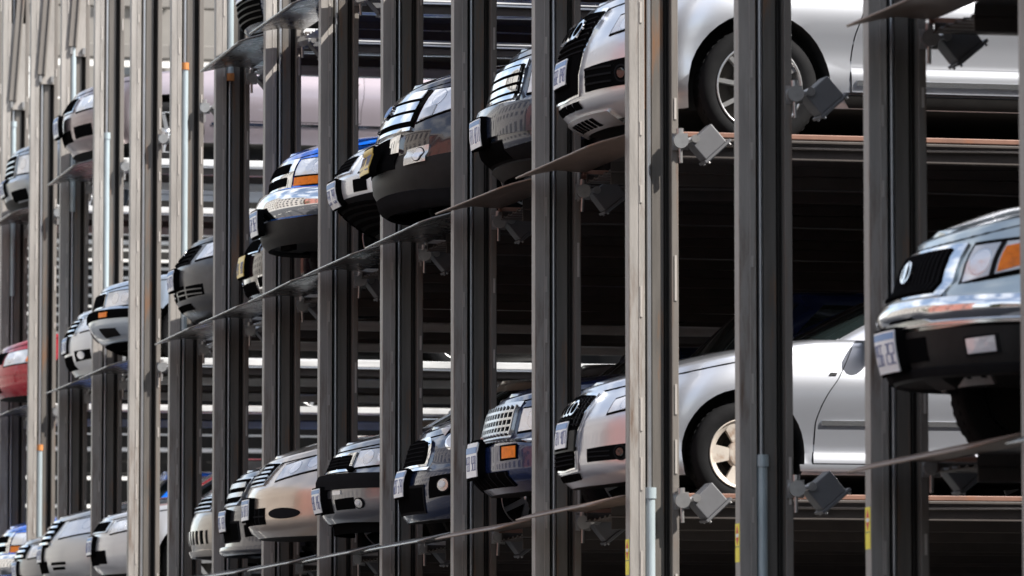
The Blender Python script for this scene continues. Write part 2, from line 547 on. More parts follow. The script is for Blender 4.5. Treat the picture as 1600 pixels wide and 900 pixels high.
CARS = {}
class Car:
    def __init__(self, name, label, loc, paint, L=4.5, W=1.78, H=1.45, wheel_r=0.315, axle=0.88, wb=2.65, Fz=None, Wz=None, hood=None,
                 Rc=0.62, n=2.5, front_b=0.2, sill=0.22, cowl=1.25, roof=(1.95, 3.2), tail=0.35, ghW=None, glass=None, clad=None, cladz=0,
                 r=0.05, crown=0.03, rim=None, rimkind='spokes', mirror=None, rimr=0.67, group='cars parked on the stacked decks', cat='car', tilt=0, dent=None, decklid=None):
        self.root = empty(name, loc, label, cat, group)
        self.root.rotation_euler = (tilt, 0, 0)
        self.paint = paint
        hw = W / 2
        Fz = Fz or [(0.18, 0.12), (0.28, 0.03), (0.45, 0.0), (0.58, 0.02), (0.72, 0.10), (0.9, 0.22), (1.2, 0.4)]
        Wz = Wz or [(0.18, hw - 0.05), (0.35, hw - 0.01), (0.6, hw), (0.78, hw - 0.015), (0.95, hw - 0.06), (1.2, hw - 0.12)]
        hood = hood or [(0.0, 0.70), (0.35, 0.80), (1.2, 0.92), (2.2, 0.93), (L - 0.6, 0.95), (L, 0.90)]
        self.hood = hood
        Rz = [(0.18, 0.12), (0.4, 0.0), (0.7, 0.02), (0.95, 0.12), (1.2, 0.2)]
        B = lambda y: lerp(front_b, sill, min(1, max(0, (y - 0.1) / 0.5)))
        T = lambda y: interp(hood, y)
        self.sh = Shell(Fz, Rz, Wz, L, Rc, n, 0.5, 2.8, B, T)
        mb = MB()
        self.sh.mesh(mb, paint, M['under'], clad, cladz, r=r, crown=crown, dent=dent)
        self.body_mb = mb
        # wheel arches
        self.rimr = rimr; self.axles = (axle, axle + wb); self.wr = wheel_r; self.hw = hw; self.L = L
        me = bpy.data.meshes.new('body')
        body = mb.build('body', self.root)
        bm = bmesh.new(); bm.from_mesh(body.data)
        bmesh.ops.remove_doubles(bm, verts=bm.verts, dist=0.0008)
        bmesh.ops.dissolve_degenerate(bm, dist=0.0005, edges=bm.edges)
        bmesh.ops.recalc_face_normals(bm, faces=bm.faces)
        bm.to_mesh(body.data); bm.free()
        cut = MB()
        for ax in self.axles:
            for sg in (1, -1):
                c0 = (sg * (hw - 0.30), ax, wheel_r + 0.015); c1 = (sg * (hw + 0.3), ax, wheel_r + 0.015)
                cut.cyl(c0, c1, wheel_r * 1.16 + 0.012, M['under'], n=40)
        co = cut.build('cutter', self.root)
        bmc = bmesh.new(); bmc.from_mesh(co.data)
        bmesh.ops.remove_doubles(bmc, verts=bmc.verts, dist=1e-5)
        bmesh.ops.recalc_face_normals(bmc, faces=bmc.faces)
        for f in bmc.faces: f.material_index = 1
        bmc.to_mesh(co.data); bmc.free()
        mod = body.modifiers.new('arch', 'BOOLEAN')
        mod.object = co; mod.operation = 'DIFFERENCE'; mod.solver = 'EXACT'
        dg = bpy.context.evaluated_depsgraph_get()
        dg.update()
        nm = bpy.data.meshes.new_from_object(body.evaluated_get(dg))
        body.modifiers.clear()
        old = body.data
        body.data = nm
        nm.name = 'body'
        bpy.data.meshes.remove(old)
        cm = co.data
        bpy.data.objects.remove(co); bpy.data.meshes.remove(cm)
        bm = bmesh.new(); bm.from_mesh(nm)
        for f in bm.faces: f.smooth = True
        for e in bm.edges:
            if len(e.link_faces) == 2:
                e.smooth = e.calc_face_angle(0) < R(38)
        bm.to_mesh(nm); bm.free()
        self.body = body
        # greenhouse
        zbelt = interp(hood, cowl) - 0.02
        gw = ghW or hw - 0.10
        rf, rr = roof
        Hh = H - 0.05
        dzz = Hh - zbelt
        gF = [(zbelt, 0.0), (zbelt + dzz * 0.5, (rf - cowl) * 0.47), (Hh, rf - cowl), (H + .1, rf - cowl + .25)]
        gl = L - tail - cowl
        gR = [(zbelt, 0.0), (zbelt + dzz * 0.5, (L - tail - rr) * 0.45), (Hh, L - tail - rr), (H + .1, L - tail - rr + .2)]
        gW = [(zbelt, gw), (zbelt + dzz * 0.5, gw - 0.06), (Hh, gw - 0.19), (H + .1, gw - .28)]
        g = Shell(gF, gR, gW, gl, 0.34, 3.0, 0.3, 3.2, lambda y: zbelt, lambda y: Hh - 0.02)
        gb = MB()
        g.mesh(gb, paint, M['under'], ns=(10, 10, 8), nz=8, r=0.05, crown=0.035, nx=8, crown_y=0.05)
        cab = gb.build('cabin', self.root, loc=(0, cowl, 0), fix=True)
        self.g = g; self.cowl = cowl; self.zbelt = zbelt; self.Hh = Hh
        gm = glass or M['glass']
        ws = MB()
        a = g.Sf * 0.83
        zt, zb_ = Hh - 0.05, zbelt + 0.03
        patch(ws, g, [(-a, zt), (0, zt), (a, zt)], [(-a, zb_), (0, zb_), (a, zb_)], gm, 0.004, 0.01, n=20, k=8)
        ws.build('windscreen', self.root, loc=(0, cowl, 0))
        rw = MB()
        b0 = g.St - g.Sr * 0.8
        patch(rw, g, [(b0, zt), (g.St - 0.001, zt)], [(b0, zb_ + .05), (g.St - 0.001, zb_ + .05)], gm, 0.004, 0.01, n=10, k=6)
        patch(rw, g, [(b0, zt), (g.St - 0.001, zt)], [(b0, zb_ + .05), (g.St - 0.001, zb_ + .05)], gm, 0.004, 0.01, n=10, k=6, flip=-1)
        rw.build('rear_window', self.root, loc=(0, cowl, 0))
        s0 = g.Sf * 1.02; s1 = g.Sf + g.Ls * 0.98; sm = lerp(s0, s1, 0.5)
        for fl in (1, -1):
            for q0, q1 in ((s0, sm - 0.03), (sm + 0.03, s1)):
                sw = MB()
                patch(sw, g, [(q0, zt - .01), (q1, zt - .01)], [(q0, zb_ + .02), (q1, zb_ + .02)], gm, 0.004, 0.01, n=8, k=5, flip=fl)
                sw.build('side_window', self.root, loc=(0, cowl, 0))
        # mirrors
        for sg in (1, -1):
            mm = MB()
            ym = cowl + 0.52; zm = zbelt + 0.09
            KU, KV = 14, 10; vs = []; fs = []
            ex = lambda v, p: math.copysign(abs(v) ** p, v)
            for q in range(KV + 1):
                ph = -math.pi / 2 + math.pi * q / KV
                for t in range(KU):
                    th = 2 * math.pi * t / KU
                    vs.append((sg * (gw + 0.115) + 0.105 * ex(math.cos(ph), .5) * ex(math.cos(th), .6), ym + 0.05 * ex(math.cos(ph), .6) * ex(math.sin(th), .7), zm + 0.07 * ex(math.sin(ph), .6)))
            for q in range(KV):
                for t in range(KU): fs.append((q * KU + t, q * KU + (t + 1) % KU, (q + 1) * KU + (t + 1) % KU, (q + 1) * KU + t))
            mm.add(vs, fs, mirror or paint, True)
            mm.cyl((sg * (gw - 0.06), ym, zm - 0.06), (sg * (gw + 0.06), ym, zm - 0.03), 0.03, M['black'], 10)
            mm.build('mirror', self.root)
        # wheels
        for ax in self.axles:
            for sg in (1, -1):
                self.wheel(ax, sg, rim, rimkind)
        self.feats_mb = {}
    def wheel(self, ax, sg, rim, kind):
        r = self.wr; xo = self.hw - 0.03
        t = MB()
        wd = 0.2
        ri = self.rimr
        prof = [(r * (ri - .01), 0), (r * (ri + .06), 0.012), (r * 0.88, 0.014), (r * 0.965, -0.004), (r, -0.028), (r, -wd + 0.03), (r * 0.94, -wd), (r * (ri - .01), -wd)]
        pr = [(a, sg * x) for a, x in prof]
        c = (sg * xo, ax, r + 0.004)
        t.lathe(pr, c, M['rubber'], 48)
        # tread blocks
        for k in range(44):
            a = 2 * math.pi * k / 44
            mt = Matrix.Translation(Vector(c)) @ Matrix.Rotation(a, 4, 'X')
            t.box((-0.14 if sg > 0 else 0.03, -0.012, r - 0.004), (-0.03 if sg > 0 else 0.14, 0.012, r + 0.004), M['rubber'], mt)
        w_ = t.build('wheel', self.root, fix=True)
        rm = rim or M['rim']
        q = MB()
        R0 = r * self.rimr
        q.lathe([(R0 * 1.0, sg * 0.004), (R0 * 0.985, sg * 0.012), (R0 * 0.95, sg * 0.006), (R0 * 0.92, -sg * 0.05), (R0 * 0.9, -sg * 0.15)], c, rm, 48)
        q.lathe([(R0 * 0.9, -sg * 0.10), (0.0, -sg * 0.10)], c, M['brake'], 32)
        q.lathe([(R0 * 0.62, -sg * 0.06), (R0 * 0.62, -sg * 0.075), (0.02, -sg * 0.075)], c, M['brake'], 32)
        q.lathe([(0.0, -sg * 0.004), (R0 * 0.14, -sg * 0.006), (R0 * 0.2, -sg * 0.02), (R0 * 0.22, -sg * 0.07)], c, rm, 24)
        if kind == 'five':
            q.lathe([(R0 * 0.98, sg * 0.0), (R0 * 0.84, -sg * 0.004), (R0 * 0.83, -sg * 0.03)], c, rm, 48)
            q.lathe([(0.0, -sg * 0.014), (R0 * 0.36, -sg * 0.012), (R0 * 0.44, -sg * 0.014), (R0 * 0.45, -sg * 0.05)], c, rm, 40)
        ns = {'spokes': 7, 'ten': 10, 'five': 5}[kind]
        hwid = {'spokes': (0.085, 0.07), 'ten': (0.045, 0.04), 'five': (0.145, 0.235)}[kind]
        for k in range(ns):
            a = 2 * math.pi * (k + 0.25) / ns
            mt = Matrix.Translation(Vector(c)) @ Matrix.Rotation(a, 4, 'X')
            w0, w1 = hwid[0] * R0 * 1.2, hwid[1] * R0 * 1.2
            z0, z1 = (R0 * 0.40, R0 * 0.90) if kind == 'five' else (R0 * 0.12, R0 * 0.96)
            xs = (-sg * 0.012, -sg * 0.002, -sg * 0.05)
            vs = [(xs[0], -w0, z0), (xs[0], w0, z0), (xs[1], w1, z1), (xs[1], -w1, z1), (xs[2], -w0, z0), (xs[2], w0, z0), (xs[2], w1, z1), (xs[2], -w1, z1)]
            zm_ = (z0 + z1) / 2
            q.add([mt @ Vector(p) for p in vs], [(0, 1, 2, 3), (7, 6, 5, 4), (0, 4, 5, 1), (1, 5, 6, 2), (2, 6, 7, 3), (3, 7, 4, 0)], rm)
        q.build('rim', w_, fix=True)
    # features -------------------------------------------------------
    def part(self, name, items, parent=None, label=None):
        """items: (top, bot, material, off, depth) on the body shell; one mesh"""
        mb = MB()
        for it in items:
            top, bot, m, off, dep = it[:5]
            fl = it[5] if len(it) > 5 else 1
            n = 8 if max(abs(top[-1][0] - top[0][0]), 0) < 0.3 else 18
            n = max(n, 2 * (len(top) - 1) if len(top) > 9 else n)
            bl = it[6] if len(it) > 6 else 0.0
            patch(mb, self.sh, top, bot, m, off, dep, n=n, k=10 if bl else 4, flip=fl, bulge=bl)
        o = mb.build(name, parent or self.root)
        if label: o['label'] = label
        return o
    def pair(self, name, items, sub=None):
        out = []
        for fl in (1, -1):
            o = self.part(name, [(*it[:5], fl) for it in items])
            if sub:
                for nm, its in sub:
                    self.part(nm, [(*it[:5], fl) for it in its], o)
            out.append(o)
        return out
    def plate(self, z0=0.42, z1=0.57, m=None, off=0.03, s=0.0, hw=0.155, holder=None):
        c = lambda a, b: ([(s - a, b), (s, b), (s + a, b)])
        it = [(c(hw + .012, z1 + .012), c(hw + .012, z0 - .012), holder or M['black'], off - 0.006, min(0.05, off + 0.005)),
              (c(hw, z1), c(hw, z0), m or M['plate'], off, 0.01)]
        o = self.part('licence_plate', it)
        mk = []
        if m is None:
            mk.append((c(hw * 0.95, z1 - .008), c(hw * 0.95, z1 - .036), M['plateblue'], off + .002, .003))
        zc, hh = (z0 + z1) / 2 - 0.012, (z1 - z0) * 0.25
        rnd = random.Random(int(z0 * 1000) + int(self.L * 100))
        segs = {0: 'abcdef', 1: 'bc', 2: 'abged', 3: 'abgcd', 4: 'fgbc', 5: 'afgcd', 6: 'afgedc', 7: 'abc', 8: 'abcdefg', 9: 'abcdfg'}
        gw_, gh = hw * 0.085, hh; lw = hw * 0.023
        for k in range(7):
            if k == 3: continue
            x = s - hw * 0.80 + k * hw * 0.267
            for ch in segs[rnd.randrange(10)]:
                x0, x1, za, zb = {'a': (-gw_, gw_, gh - lw, gh + lw), 'g': (-gw_, gw_, -lw, lw), 'd': (-gw_, gw_, -gh - lw, -gh + lw), 'f': (-gw_ - lw, -gw_ + lw, 0, gh), 'b': (gw_ - lw, gw_ + lw, 0, gh),
                                  'e': (-gw_ - lw, -gw_ + lw, -gh, 0), 'c': (gw_ - lw, gw_ + lw, -gh, 0)}[ch]
                mk.append(([(x + x0, zc + zb), (x + x1, zc + zb)], [(x + x0, zc + za), (x + x1, zc + za)], M['ink'], off + (.002 if ch in 'agd' else .0024), .003))
        mb = MB()
        for top, bot, mm, of, dp in mk: patch(mb, self.sh, top, bot, mm, of, dp, n=2, k=1)
        mb.build('plate_markings', o)
        return o
    def seam(self, items):
        """thin dark shut lines"""
        self.part('shut_line', [(t, b, M['black'], 0.0018, 0.004, *f) for t, b, *f in items])
    def hoodseam(self, y0=0.02, dz=-0.012, s1=None, wdt=0.009):
        s1 = s1 or self.sh.Sf * 0.98
        K = 14
        top = []; bot = []
        for k in range(-K, K + 1):
            s = s1 * k / K
            z = interp(self.hood, self.sh.P(abs(s), 0.6).y) + dz
            top.append((s, z + wdt)); bot.append((s, z))
        mb = MB()
        patch(mb, self.sh, top, bot, M['black'], 0.002, 0.006, n=2 * K, k=1)
        mb.build('hood_seam', self.root)
    def door(self, y0, y1, z0, zt=None, handle=True, moulding=None):
        """front door panel on both sides, with a dark gap round it"""
        for fl in (1, -1):
            S0, S1 = self.sh.s_at(y0), self.sh.s_at(y1)
            z1 = zt or interp(self.hood, (y0 + y1) / 2) - 0.005
            g = 0.006
            mb = MB()
            patch(mb, self.sh, [(S0 - g, z1), (S1 + g, z1)], [(S0 - g, z0 - g), (S1 + g, z0 - g)], M['black'], 0.0006, 0.004, n=12, k=26, flip=fl)
            patch(mb, self.sh, [(S0, z1), (S1, z1)], [(S0, z0), (S1, z0)], self.paint, 0.0055, 0.005, n=12, k=26, flip=fl)
            o = mb.build('door', self.root)
            if handle:
                hb = MB()
                patch(hb, self.sh, [(S1 - 0.25, z1 - 0.10), (S1 - 0.05, z1 - 0.10)], [(S1 - 0.25, z1 - 0.135), (S1 - 0.05, z1 - 0.135)], self.paint, 0.035, 0.018, n=6, k=3, flip=fl)
                patch(hb, self.sh, [(S1 - 0.22, z1 - 0.085), (S1 - 0.08, z1 - 0.085)], [(S1 - 0.22, z1 - 0.15), (S1 - 0.08, z1 - 0.15)], M['black'], 0.0045, 0.004, n=6, k=3, flip=fl)
                hb.build('handle', o)
            if moulding:
                m2 = MB()
                patch(m2, self.sh, [(S0 + 0.03, moulding[1]), (S1 - 0.02, moulding[1])], [(S0 + 0.03, moulding[0]), (S1 - 0.02, moulding[0])], moulding[2], 0.016, 0.014, n=8, k=3, flip=fl)
                m2.build('moulding', o)
    def fenderflare(self): pass

def q4(s0, s1, z0a, z0b, z1a, z1b, n=6):
    """top and bottom lines of a four-sided feature: bottom z0a..z0b, top z1a..z1b"""
    return ([(lerp(s0, s1, k / n), lerp(z1a, z1b, k / n)) for k in range(n + 1)], [(lerp(s0, s1, k / n), lerp(z0a, z0b, k / n)) for k in range(n + 1)])

def bars(s0, s1, zs, h, m, off=0.02, dep=0.02):
    return [([(s0, z + h / 2), (0.5 * (s0 + s1), z + h / 2), (s1, z + h / 2)], [(s0, z - h / 2), (0.5 * (s0 + s1), z - h / 2), (s1, z - h / 2)], m, off, dep) for z in zs]

def vbars(ss, z0, z1, wd, m, off=0.02, dep=0.02):
    return [([(s - wd / 2, z1), (s + wd / 2, z1)], [(s - wd / 2, z0), (s + wd / 2, z0)], m, off, dep) for s in ss]
# ------------------------------------------------------------------ the ground
PITCH = 2.5
mb = MB(); mb.box((-400, -400, -0.5), (400, 400, -0.15), M['asphalt']); tag(mb.build('ground'), kind='structure')
mb = MB(); mb.box((-110, -16, -0.2), (90, -2.6, -0.146), M['asphalt']); tag(mb.build('road'), kind='structure')
mb = MB(); mb.box((-110, -2.6, -0.3), (90, 14, 0.0), M['concrete']); tag(mb.build('pavement', bevel=0.02), kind='structure')
mb = MB(); mb.box((-110, -19.5, -0.3), (90, -16, 0.0), M['concrete']); tag(mb.build('pavement', bevel=0.02), kind='structure')
mb = MB()
for k in range(-20, 16): mb.box((k * 5, -9.36, -0.144), (k * 5 + 2.4, -9.24, -0.140), M['line'])
tag(mb.build('road_marking'), kind='structure')

LV = {2: 2.63, 3: 4.83, 4: 7.03, 5: 9.25, 6: 11.45}

# ------------------------------------------------------------------ what stands where, for the labels
CARNAME = {(0, 2): 'silver green pickup', (3, 2): 'silver hatchback', (3, 3): 'pale silver SUV', (4, 2): 'navy SUV with a mesh grille',
           (4, 3): 'dark SUV with chrome bars', (5, 2): 'black small car with white hood stripes', (5, 3): 'black crossover', (6, 2): 'grey sedan with dark rubbing strip',
           (6, 3): 'white sedan with ribbed underside', (7, 2): 'bronze sedan', (7, 3): 'bright blue pickup', (8, 2): 'slate grey sedan', (8, 3): 'black sedan with yellow plate',
           (8, 4): 'dark car at the top edge', (9, 2): 'tan car', (9, 3): 'grubby dark grey sedan', (11, 2): 'light silver coupe', (11, 3): 'ice blue sedan',
           (12, 2): 'silver sedan with chrome slat grille', (12, 3): 'white hatchback', (12, 4): 'mauve grey sedan', (13, 2): 'pewter sedan', (14, 2): 'blue pickup at the picture edge',
           (14, 3): 'red sedan', (14, 4): 'steel grey SUV'}

# ------------------------------------------------------------------ lift posts
CYL = {3: (0.2, 2.68, 'zinc'), 2: (0.2, 2.75, 'zinc'), 10: (4.9, 7.35, 'rustcap'), 12: (5.2, 7.25, 'zinc'), 13: (6.7, 8.6, None), 9: (6.95, 9.5, 'rustfoot'),
       15: (6.2, 8.2, None), 14: (2.0, 4.35, 'rustcap'), 11: (0.2, 2.4, 'zinc')}
STICK = {1: 2.18, 2: 2.19, 3: 2.19, 4: 2.0, 5: 1.9}
def post(i):
    x = -PITCH * i
    near, far = CARNAME.get((i - 1, 2)), CARNAME.get((i, 2))
    special = {0: 'brown grey steel lift post at the right picture edge, right of the pickup', 1: 'brown grey steel lift post with yellow sticker just left of the silver green pickup',
               2: 'brown grey lift post crossing the doors of both silver cars, pale pipe at its foot', 3: 'sunlit steel lift post with rust streak, between silver fenders and grilles',
               10: 'sunlit lift post with pale pipe, left of the tan car and grubby sedan', 11: 'broad sunlit tan lift post between the ice blue sedan and the grubby sedan',
               14: 'sunlit lift post with pale pipe low down, right of the red sedan', 15: 'lift post at the far left edge, left of the red sedan'}
    if i in special: lab = special[i]
    elif near and far: lab = 'grey steel lift post between the %s and the %s' % (near, far)
    elif i < 0: lab = 'grey steel lift post outside the picture, right of the silver green pickup'
    else: lab = 'grey steel lift post beyond the left edge of the picture'
    lab = ' '.join(lab.split()[:16])
    r = empty('lift_post', (x, 0, 0), lab, 'lift post', 'steel lift posts along the front of the racks')
    H = 12.4 if i <= 8 else 11.2
    mb = MB()
    mb.box((0.0, 0.0, 0), (0.10, 0.096, H), M['post'])                 # front box section
    mb.box((0.0, 0.096, 0), (0.03, 0.260, H), M['recess_shade'])               # web, recess shade painted into its colour
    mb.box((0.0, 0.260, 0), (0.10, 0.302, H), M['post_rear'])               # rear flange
    mb.box((0.030, 0.232, 0), (0.052, 0.240, H), M['recess_shade'])
    o = mb.build('column', r, bevel=0.004)
    wl = MB(); rr = random.Random(i * 13 + 1)
    z = rr.uniform(0.2, 0.6)
    while z < H - 0.3:
        wl.box((0.1, 0.066, z), (0.106, 0.079, z + rr.uniform(0.06, 0.2)), M['post_edge'])
        if rr.random() < 0.5: wl.box((0.1, 0.277, z + .1), (0.105, 0.290, z + .1 + rr.uniform(0.05, 0.3)), M['post_edge'])
        z += rr.uniform(0.3, 0.75)
    wl.box((0.1, 0.0600, 0), (0.103, 0.0635, H), M['post_edge'])
    wl.build('weld_tabs', o)
    g = MB()
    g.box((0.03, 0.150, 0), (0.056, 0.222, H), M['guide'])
    g.build('guide_rail', r, bevel=0.003)
    if i in (2, 3):
        ru = MB(); ru.box((0.030, 0.0965, 4.95 if i == 3 else 0.5), (0.036, 0.116, H - .2), M['rust'] if i == 3 else M['brownrust']); ru.build('rust_strip', r)
    rd = MB()
    rd.cyl((0.060, 0.130, 0.1), (0.060, 0.130, H - 0.1), 0.0135, M['rod'], 12)
    rd.build('lift_rod', r)
    if i in CYL:
        a, b, cap = CYL[i]
        c = MB()
        c.cyl((0.075, 0.131, a), (0.075, 0.131, b), 0.030, M['pipe'], 20)
        pc = c.build('cylinder', r)
        k = MB()
        mm = M['rust'] if cap and cap.startswith('rust') else M['pipe']
        zc = a if cap == 'rustfoot' else b
        k.cyl((0.075, 0.131, zc - 0.05), (0.075, 0.131, zc + 0.015), 0.037, mm, 20)
        k.build('collar', pc)
    if i in STICK:
        z1 = STICK[i] + 0.2
        s = MB()
        s.box((0.008, -0.0025, z1 - 0.21), (0.092, -0.0005, z1), M['yellow'])
        def tri(p): s.add([(a, -0.0038, b) for a, b in p], [tuple(range(len(p)))], M['red'])
        zc = z1 - 0.065
        tri([(0.022, zc + 0.012), (0.078, zc + 0.012), (0.05, zc + 0.055)])
        tri([(0.022, zc - 0.012), (0.05, zc - 0.055), (0.078, zc - 0.012)])
        s.box((0.022, -0.0036, zc - 0.009), (0.078, -0.0026, zc + 0.009), M['white'])
        s.box((0.012, -0.0036, z1 - 0.128), (0.088, -0.0026, z1 - 0.124), M['lampgrey'])
        s.build('sticker', r)
    if i in (13, 14, 15, 16):
        cp = MB()
        z0 = 8.35
        cp.box((0.085, 0.0965, z0), (0.099, 0.2595, z0 + 1.0), M['post'])
        cp.build('cover_plate', r, bevel=0.003)
        br = MB()
        mt = Matrix.Translation((0.115, 0.17, z0 + 0.85)) @ Matrix.Rotation(R(-4), 4, 'X')
        br.box((-0.012, -0.045, -0.75), (0.012, 0.045, 0.75), M['post_rear'], mt)
        br.box((0.012, 0.02, -0.75), (0.03, 0.035, 0.75), M['post_rear'], mt)
        br.build('hanger_strap', r, bevel=0.003)
        hk = MB()
        hk.box((0.10, 0.09, z0 + 0.02), (0.13, 0.12, z0 + 0.09), M['zinc']); hk.build('hook', r)
        hk = MB(); hk.box((0.10, 0.22, z0 + 0.02), (0.13, 0.25, z0 + 0.09), M['zinc']); hk.build('hook', r)
    return r
for i in range(-3, 19): post(i)

# ------------------------------------------------------------------ decks
def deck(k, lv, dz=0.0, brown=False):
    xc = -PITCH * k - 1.2
    nm = CARNAME.get((k, lv))
    if nm: lab = 'corrugated steel lift deck carrying the %s' % nm
    else:
        under = CARNAME.get((k, lv - 1)) or CARNAME.get((k, lv - 2))
        lab = ('empty corrugated steel lift deck above the %s' % under) if under else 'unseen empty corrugated steel lift deck added in the outer bays for shade'
        if lv > 4 and under is None: lab = 'unseen empty corrugated steel lift deck added high above the frame for shade'
    if lv >= 5: lab += ', above the picture' if 'high' not in lab else ''
    r = empty('lift_deck', (xc, 0, LV[lv] + dz), ' '.join(lab.split()[:16]), 'lift deck', 'lift decks of the stacked racks')
    hw = 1.13; y0, y1 = 0.31, 6.2
    # two corrugated wheel tracks and a dark pan between them
    def sheet(prof, m, name):
        mb = MB(); vs = []; fs = []; ny = 8; P = len(prof)
        for j in range(ny + 1):
            y = lerp(y0, y1, j / ny)
            for (a, z) in prof: vs.append((a, y, z + 0.005 * math.sin(j * 1.7 + a * 5 + k)))
        for j in range(ny):
            for q in range(P - 1): fs.append((j * P + q, (j + 1) * P + q, (j + 1) * P + q + 1, j * P + q + 1))
        mb.add(vs, fs, m)
        o = mb.build(name, r)
        so_ = o.modifiers.new('thickness', 'SOLIDIFY'); so_.thickness = 0.006
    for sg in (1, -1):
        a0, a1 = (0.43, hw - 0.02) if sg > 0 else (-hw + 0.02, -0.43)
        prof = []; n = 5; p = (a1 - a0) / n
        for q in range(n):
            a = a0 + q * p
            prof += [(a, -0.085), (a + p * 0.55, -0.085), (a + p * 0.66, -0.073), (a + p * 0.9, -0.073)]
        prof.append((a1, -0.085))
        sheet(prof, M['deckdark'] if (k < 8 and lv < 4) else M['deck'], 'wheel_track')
    sheet([(-0.43, -0.08), (-0.425, -0.02), (-0.2, -0.015), (0.2, -0.015), (0.425, -0.02), (0.43, -0.08)], M['brownsteel'], 'centre_pan')
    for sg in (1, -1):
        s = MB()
        rm = M['rail'] if brown else (M['raildim'] if (k < 7 and lv < 4) else M['railgrey'])
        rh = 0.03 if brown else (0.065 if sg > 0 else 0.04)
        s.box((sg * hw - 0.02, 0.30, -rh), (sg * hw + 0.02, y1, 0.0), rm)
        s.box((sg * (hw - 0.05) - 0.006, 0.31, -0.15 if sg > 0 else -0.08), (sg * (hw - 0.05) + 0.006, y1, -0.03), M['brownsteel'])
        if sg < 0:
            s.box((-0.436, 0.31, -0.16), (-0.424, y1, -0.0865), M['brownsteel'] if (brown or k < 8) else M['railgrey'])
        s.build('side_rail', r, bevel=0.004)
    # bent ramp lip in front
    rr = random.Random(k * 31 + lv)
    lp = MB(); vs = []; fs = []
    rows = [(0.31, -0.02, 1.12), (0.12, -0.012, 1.10), (0.02, -0.03, 1.10), (-0.10, -0.062, 1.07), (-0.17, -0.085, 1.0)]
    nx = 18
    tw = rr.uniform(-0.012, 0.012); ph = rr.uniform(0, 6); am = rr.uniform(0.0003, 0.001)
    for j, (y, z, w_) in enumerate(rows):
        for q in range(nx + 1):
            u = -1 + 2 * q / nx
            x = u * w_
            e = max(0, abs(u) - 0.7) / 0.3
            vs.append((x, y, z + am * math.sin(ph + 3.1 * u + j * .8) * (j > 0) + tw * u + rr.uniform(-.0008, .0008)))
    for j in range(len(rows) - 1):
        for q in range(nx):
            a = j * (nx + 1) + q
            fs.append((a, a + 1, a + nx + 2, a + nx + 1))
    lp.add(vs, fs, M['lipbrown'] if brown else M['lip'], True)
    lo = lp.build('ramp_lip', r)
    sm = lo.modifiers.new('thickness', 'SOLIDIFY'); sm.thickness = 0.012
    lo.data.set_sharp_from_angle(angle=R(25))
    return r
DECKS = {2: [0, 3, 4, 5, 6, 7, 8, 9, 11, 12, 13, 14, -1, -2], 3: [0, 3, 4, 5, 6, 7, 8, 9, 11, 12, 14, -1, -2], 4: [0, 3, 4, 5, 6, 7, 8, 12, 14, -1, -2],
         5: [0, -1, -2], 6: [0, -1]}  # decks out of view are added to shade the posts
DZ = {(3, 2): 0.04}
for lv, ks in DECKS.items():
    for k in ks: deck(k, lv, DZ.get((k, lv), 0), brown=(k in (0, 3, 4)))

# ------------------------------------------------------------------ floodlights on the posts
def floodlight():
    r = empty('floodlight', (0, 0, 0))
    j = MB(); j.cyl((0.10, 0.335, 0.0), (0.17, 0.325, 0.0), 0.045, M['zinc'], 18); j.box((0.1005, 0.285, -0.05), (0.112, 0.38, 0.05), M['zinc'])
    j.cyl((0.14, 0.325, 0.04), (0.14, 0.325, 0.075), 0.022, M['zinc'], 12); j.cyl((0.14, 0.325, -0.04), (0.14, 0.325, -0.13), 0.011, M['zinc'], 10)
    j.build('junction_box', r)
    a = MB(); a.cyl((0.14, 0.36, 0.0), (0.14, 0.41, 0.012), 0.016, M['zinc'], 12); a.cyl((0.105, 0.415, 0.012), (0.16, 0.415, 0.012), 0.024, M['zinc'], 14)
    a.build('knuckle', r)
    mt = Matrix.Translation((0.075, 0.50, -0.01)) @ Matrix.Rotation(R(40), 4, 'X')
    h = MB()
    h.box((-0.07, -0.085, -0.065), (0.07, 0.085, 0.075), M['lampgrey'], mt)
    ho = h.build('housing', r, bevel=0.006)
    f = MB()
    f.box((-0.08, -0.098, -0.082), (0.08, 0.108, -0.0655), M['lampgrey'], mt)
    for sx in (-0.06, 0.06):
        for sy in (-0.08, 0.09): f.cyl(mt @ Vector((sx, sy, -0.096)), mt @ Vector((sx, sy, -0.083)), 0.008, M['zinc'], 8)
    f.build('door_frame', r, bevel=0.002)
    g = MB(); g.box((-0.06, -0.07, -0.088), (0.06, 0.08, -0.0825), M['lampglass'], mt); g.build('lens', r)
    return r
ORD = {0: 'the post at the right picture edge', 1: 'the post just left of the silver green pickup', 2: 'the post crossing the silver cars\' doors', 3: 'the sunlit rust streaked post',
       4: 'the post left of the silver hatchback', 5: 'the post left of the navy SUV', 6: 'the post left of the black small car', 7: 'the post left of the grey sedan',
       8: 'the post left of the bronze sedan', 9: 'the post left of the slate grey sedan', 10: 'the sunlit post left of the tan car', 11: 'the broad sunlit tan post',
       12: 'the post behind the ice blue sedan', 13: 'the post behind the white hatchback', 14: 'the post right of the red sedan', 15: 'the far left post'}
LVN = {2: 'low', 3: 'midway up', 4: 'high up'}
fl0 = floodlight()
first = True
for i in range(0, 16):
    for lv in (2, 3, 4):
        if lv == 2 and i > 13: continue
        if lv == 4 and i < 7: continue
        o = fl0 if first else clone(fl0)
        first = False
        rr = random.Random(i * 7 + lv)
        o.location = (-PITCH * i, -0.02, LV[lv] - (0.045 if lv == 2 else 0.10) + rr.uniform(-.02, .02))
        o.rotation_euler = (R(rr.uniform(-3, 3)), 0, R(rr.uniform(-2, 2)))
        tag(o, 'grey box floodlight %s on %s' % (LVN[lv], ORD[i]), 'floodlight', 'floodlights bolted to the lift posts')

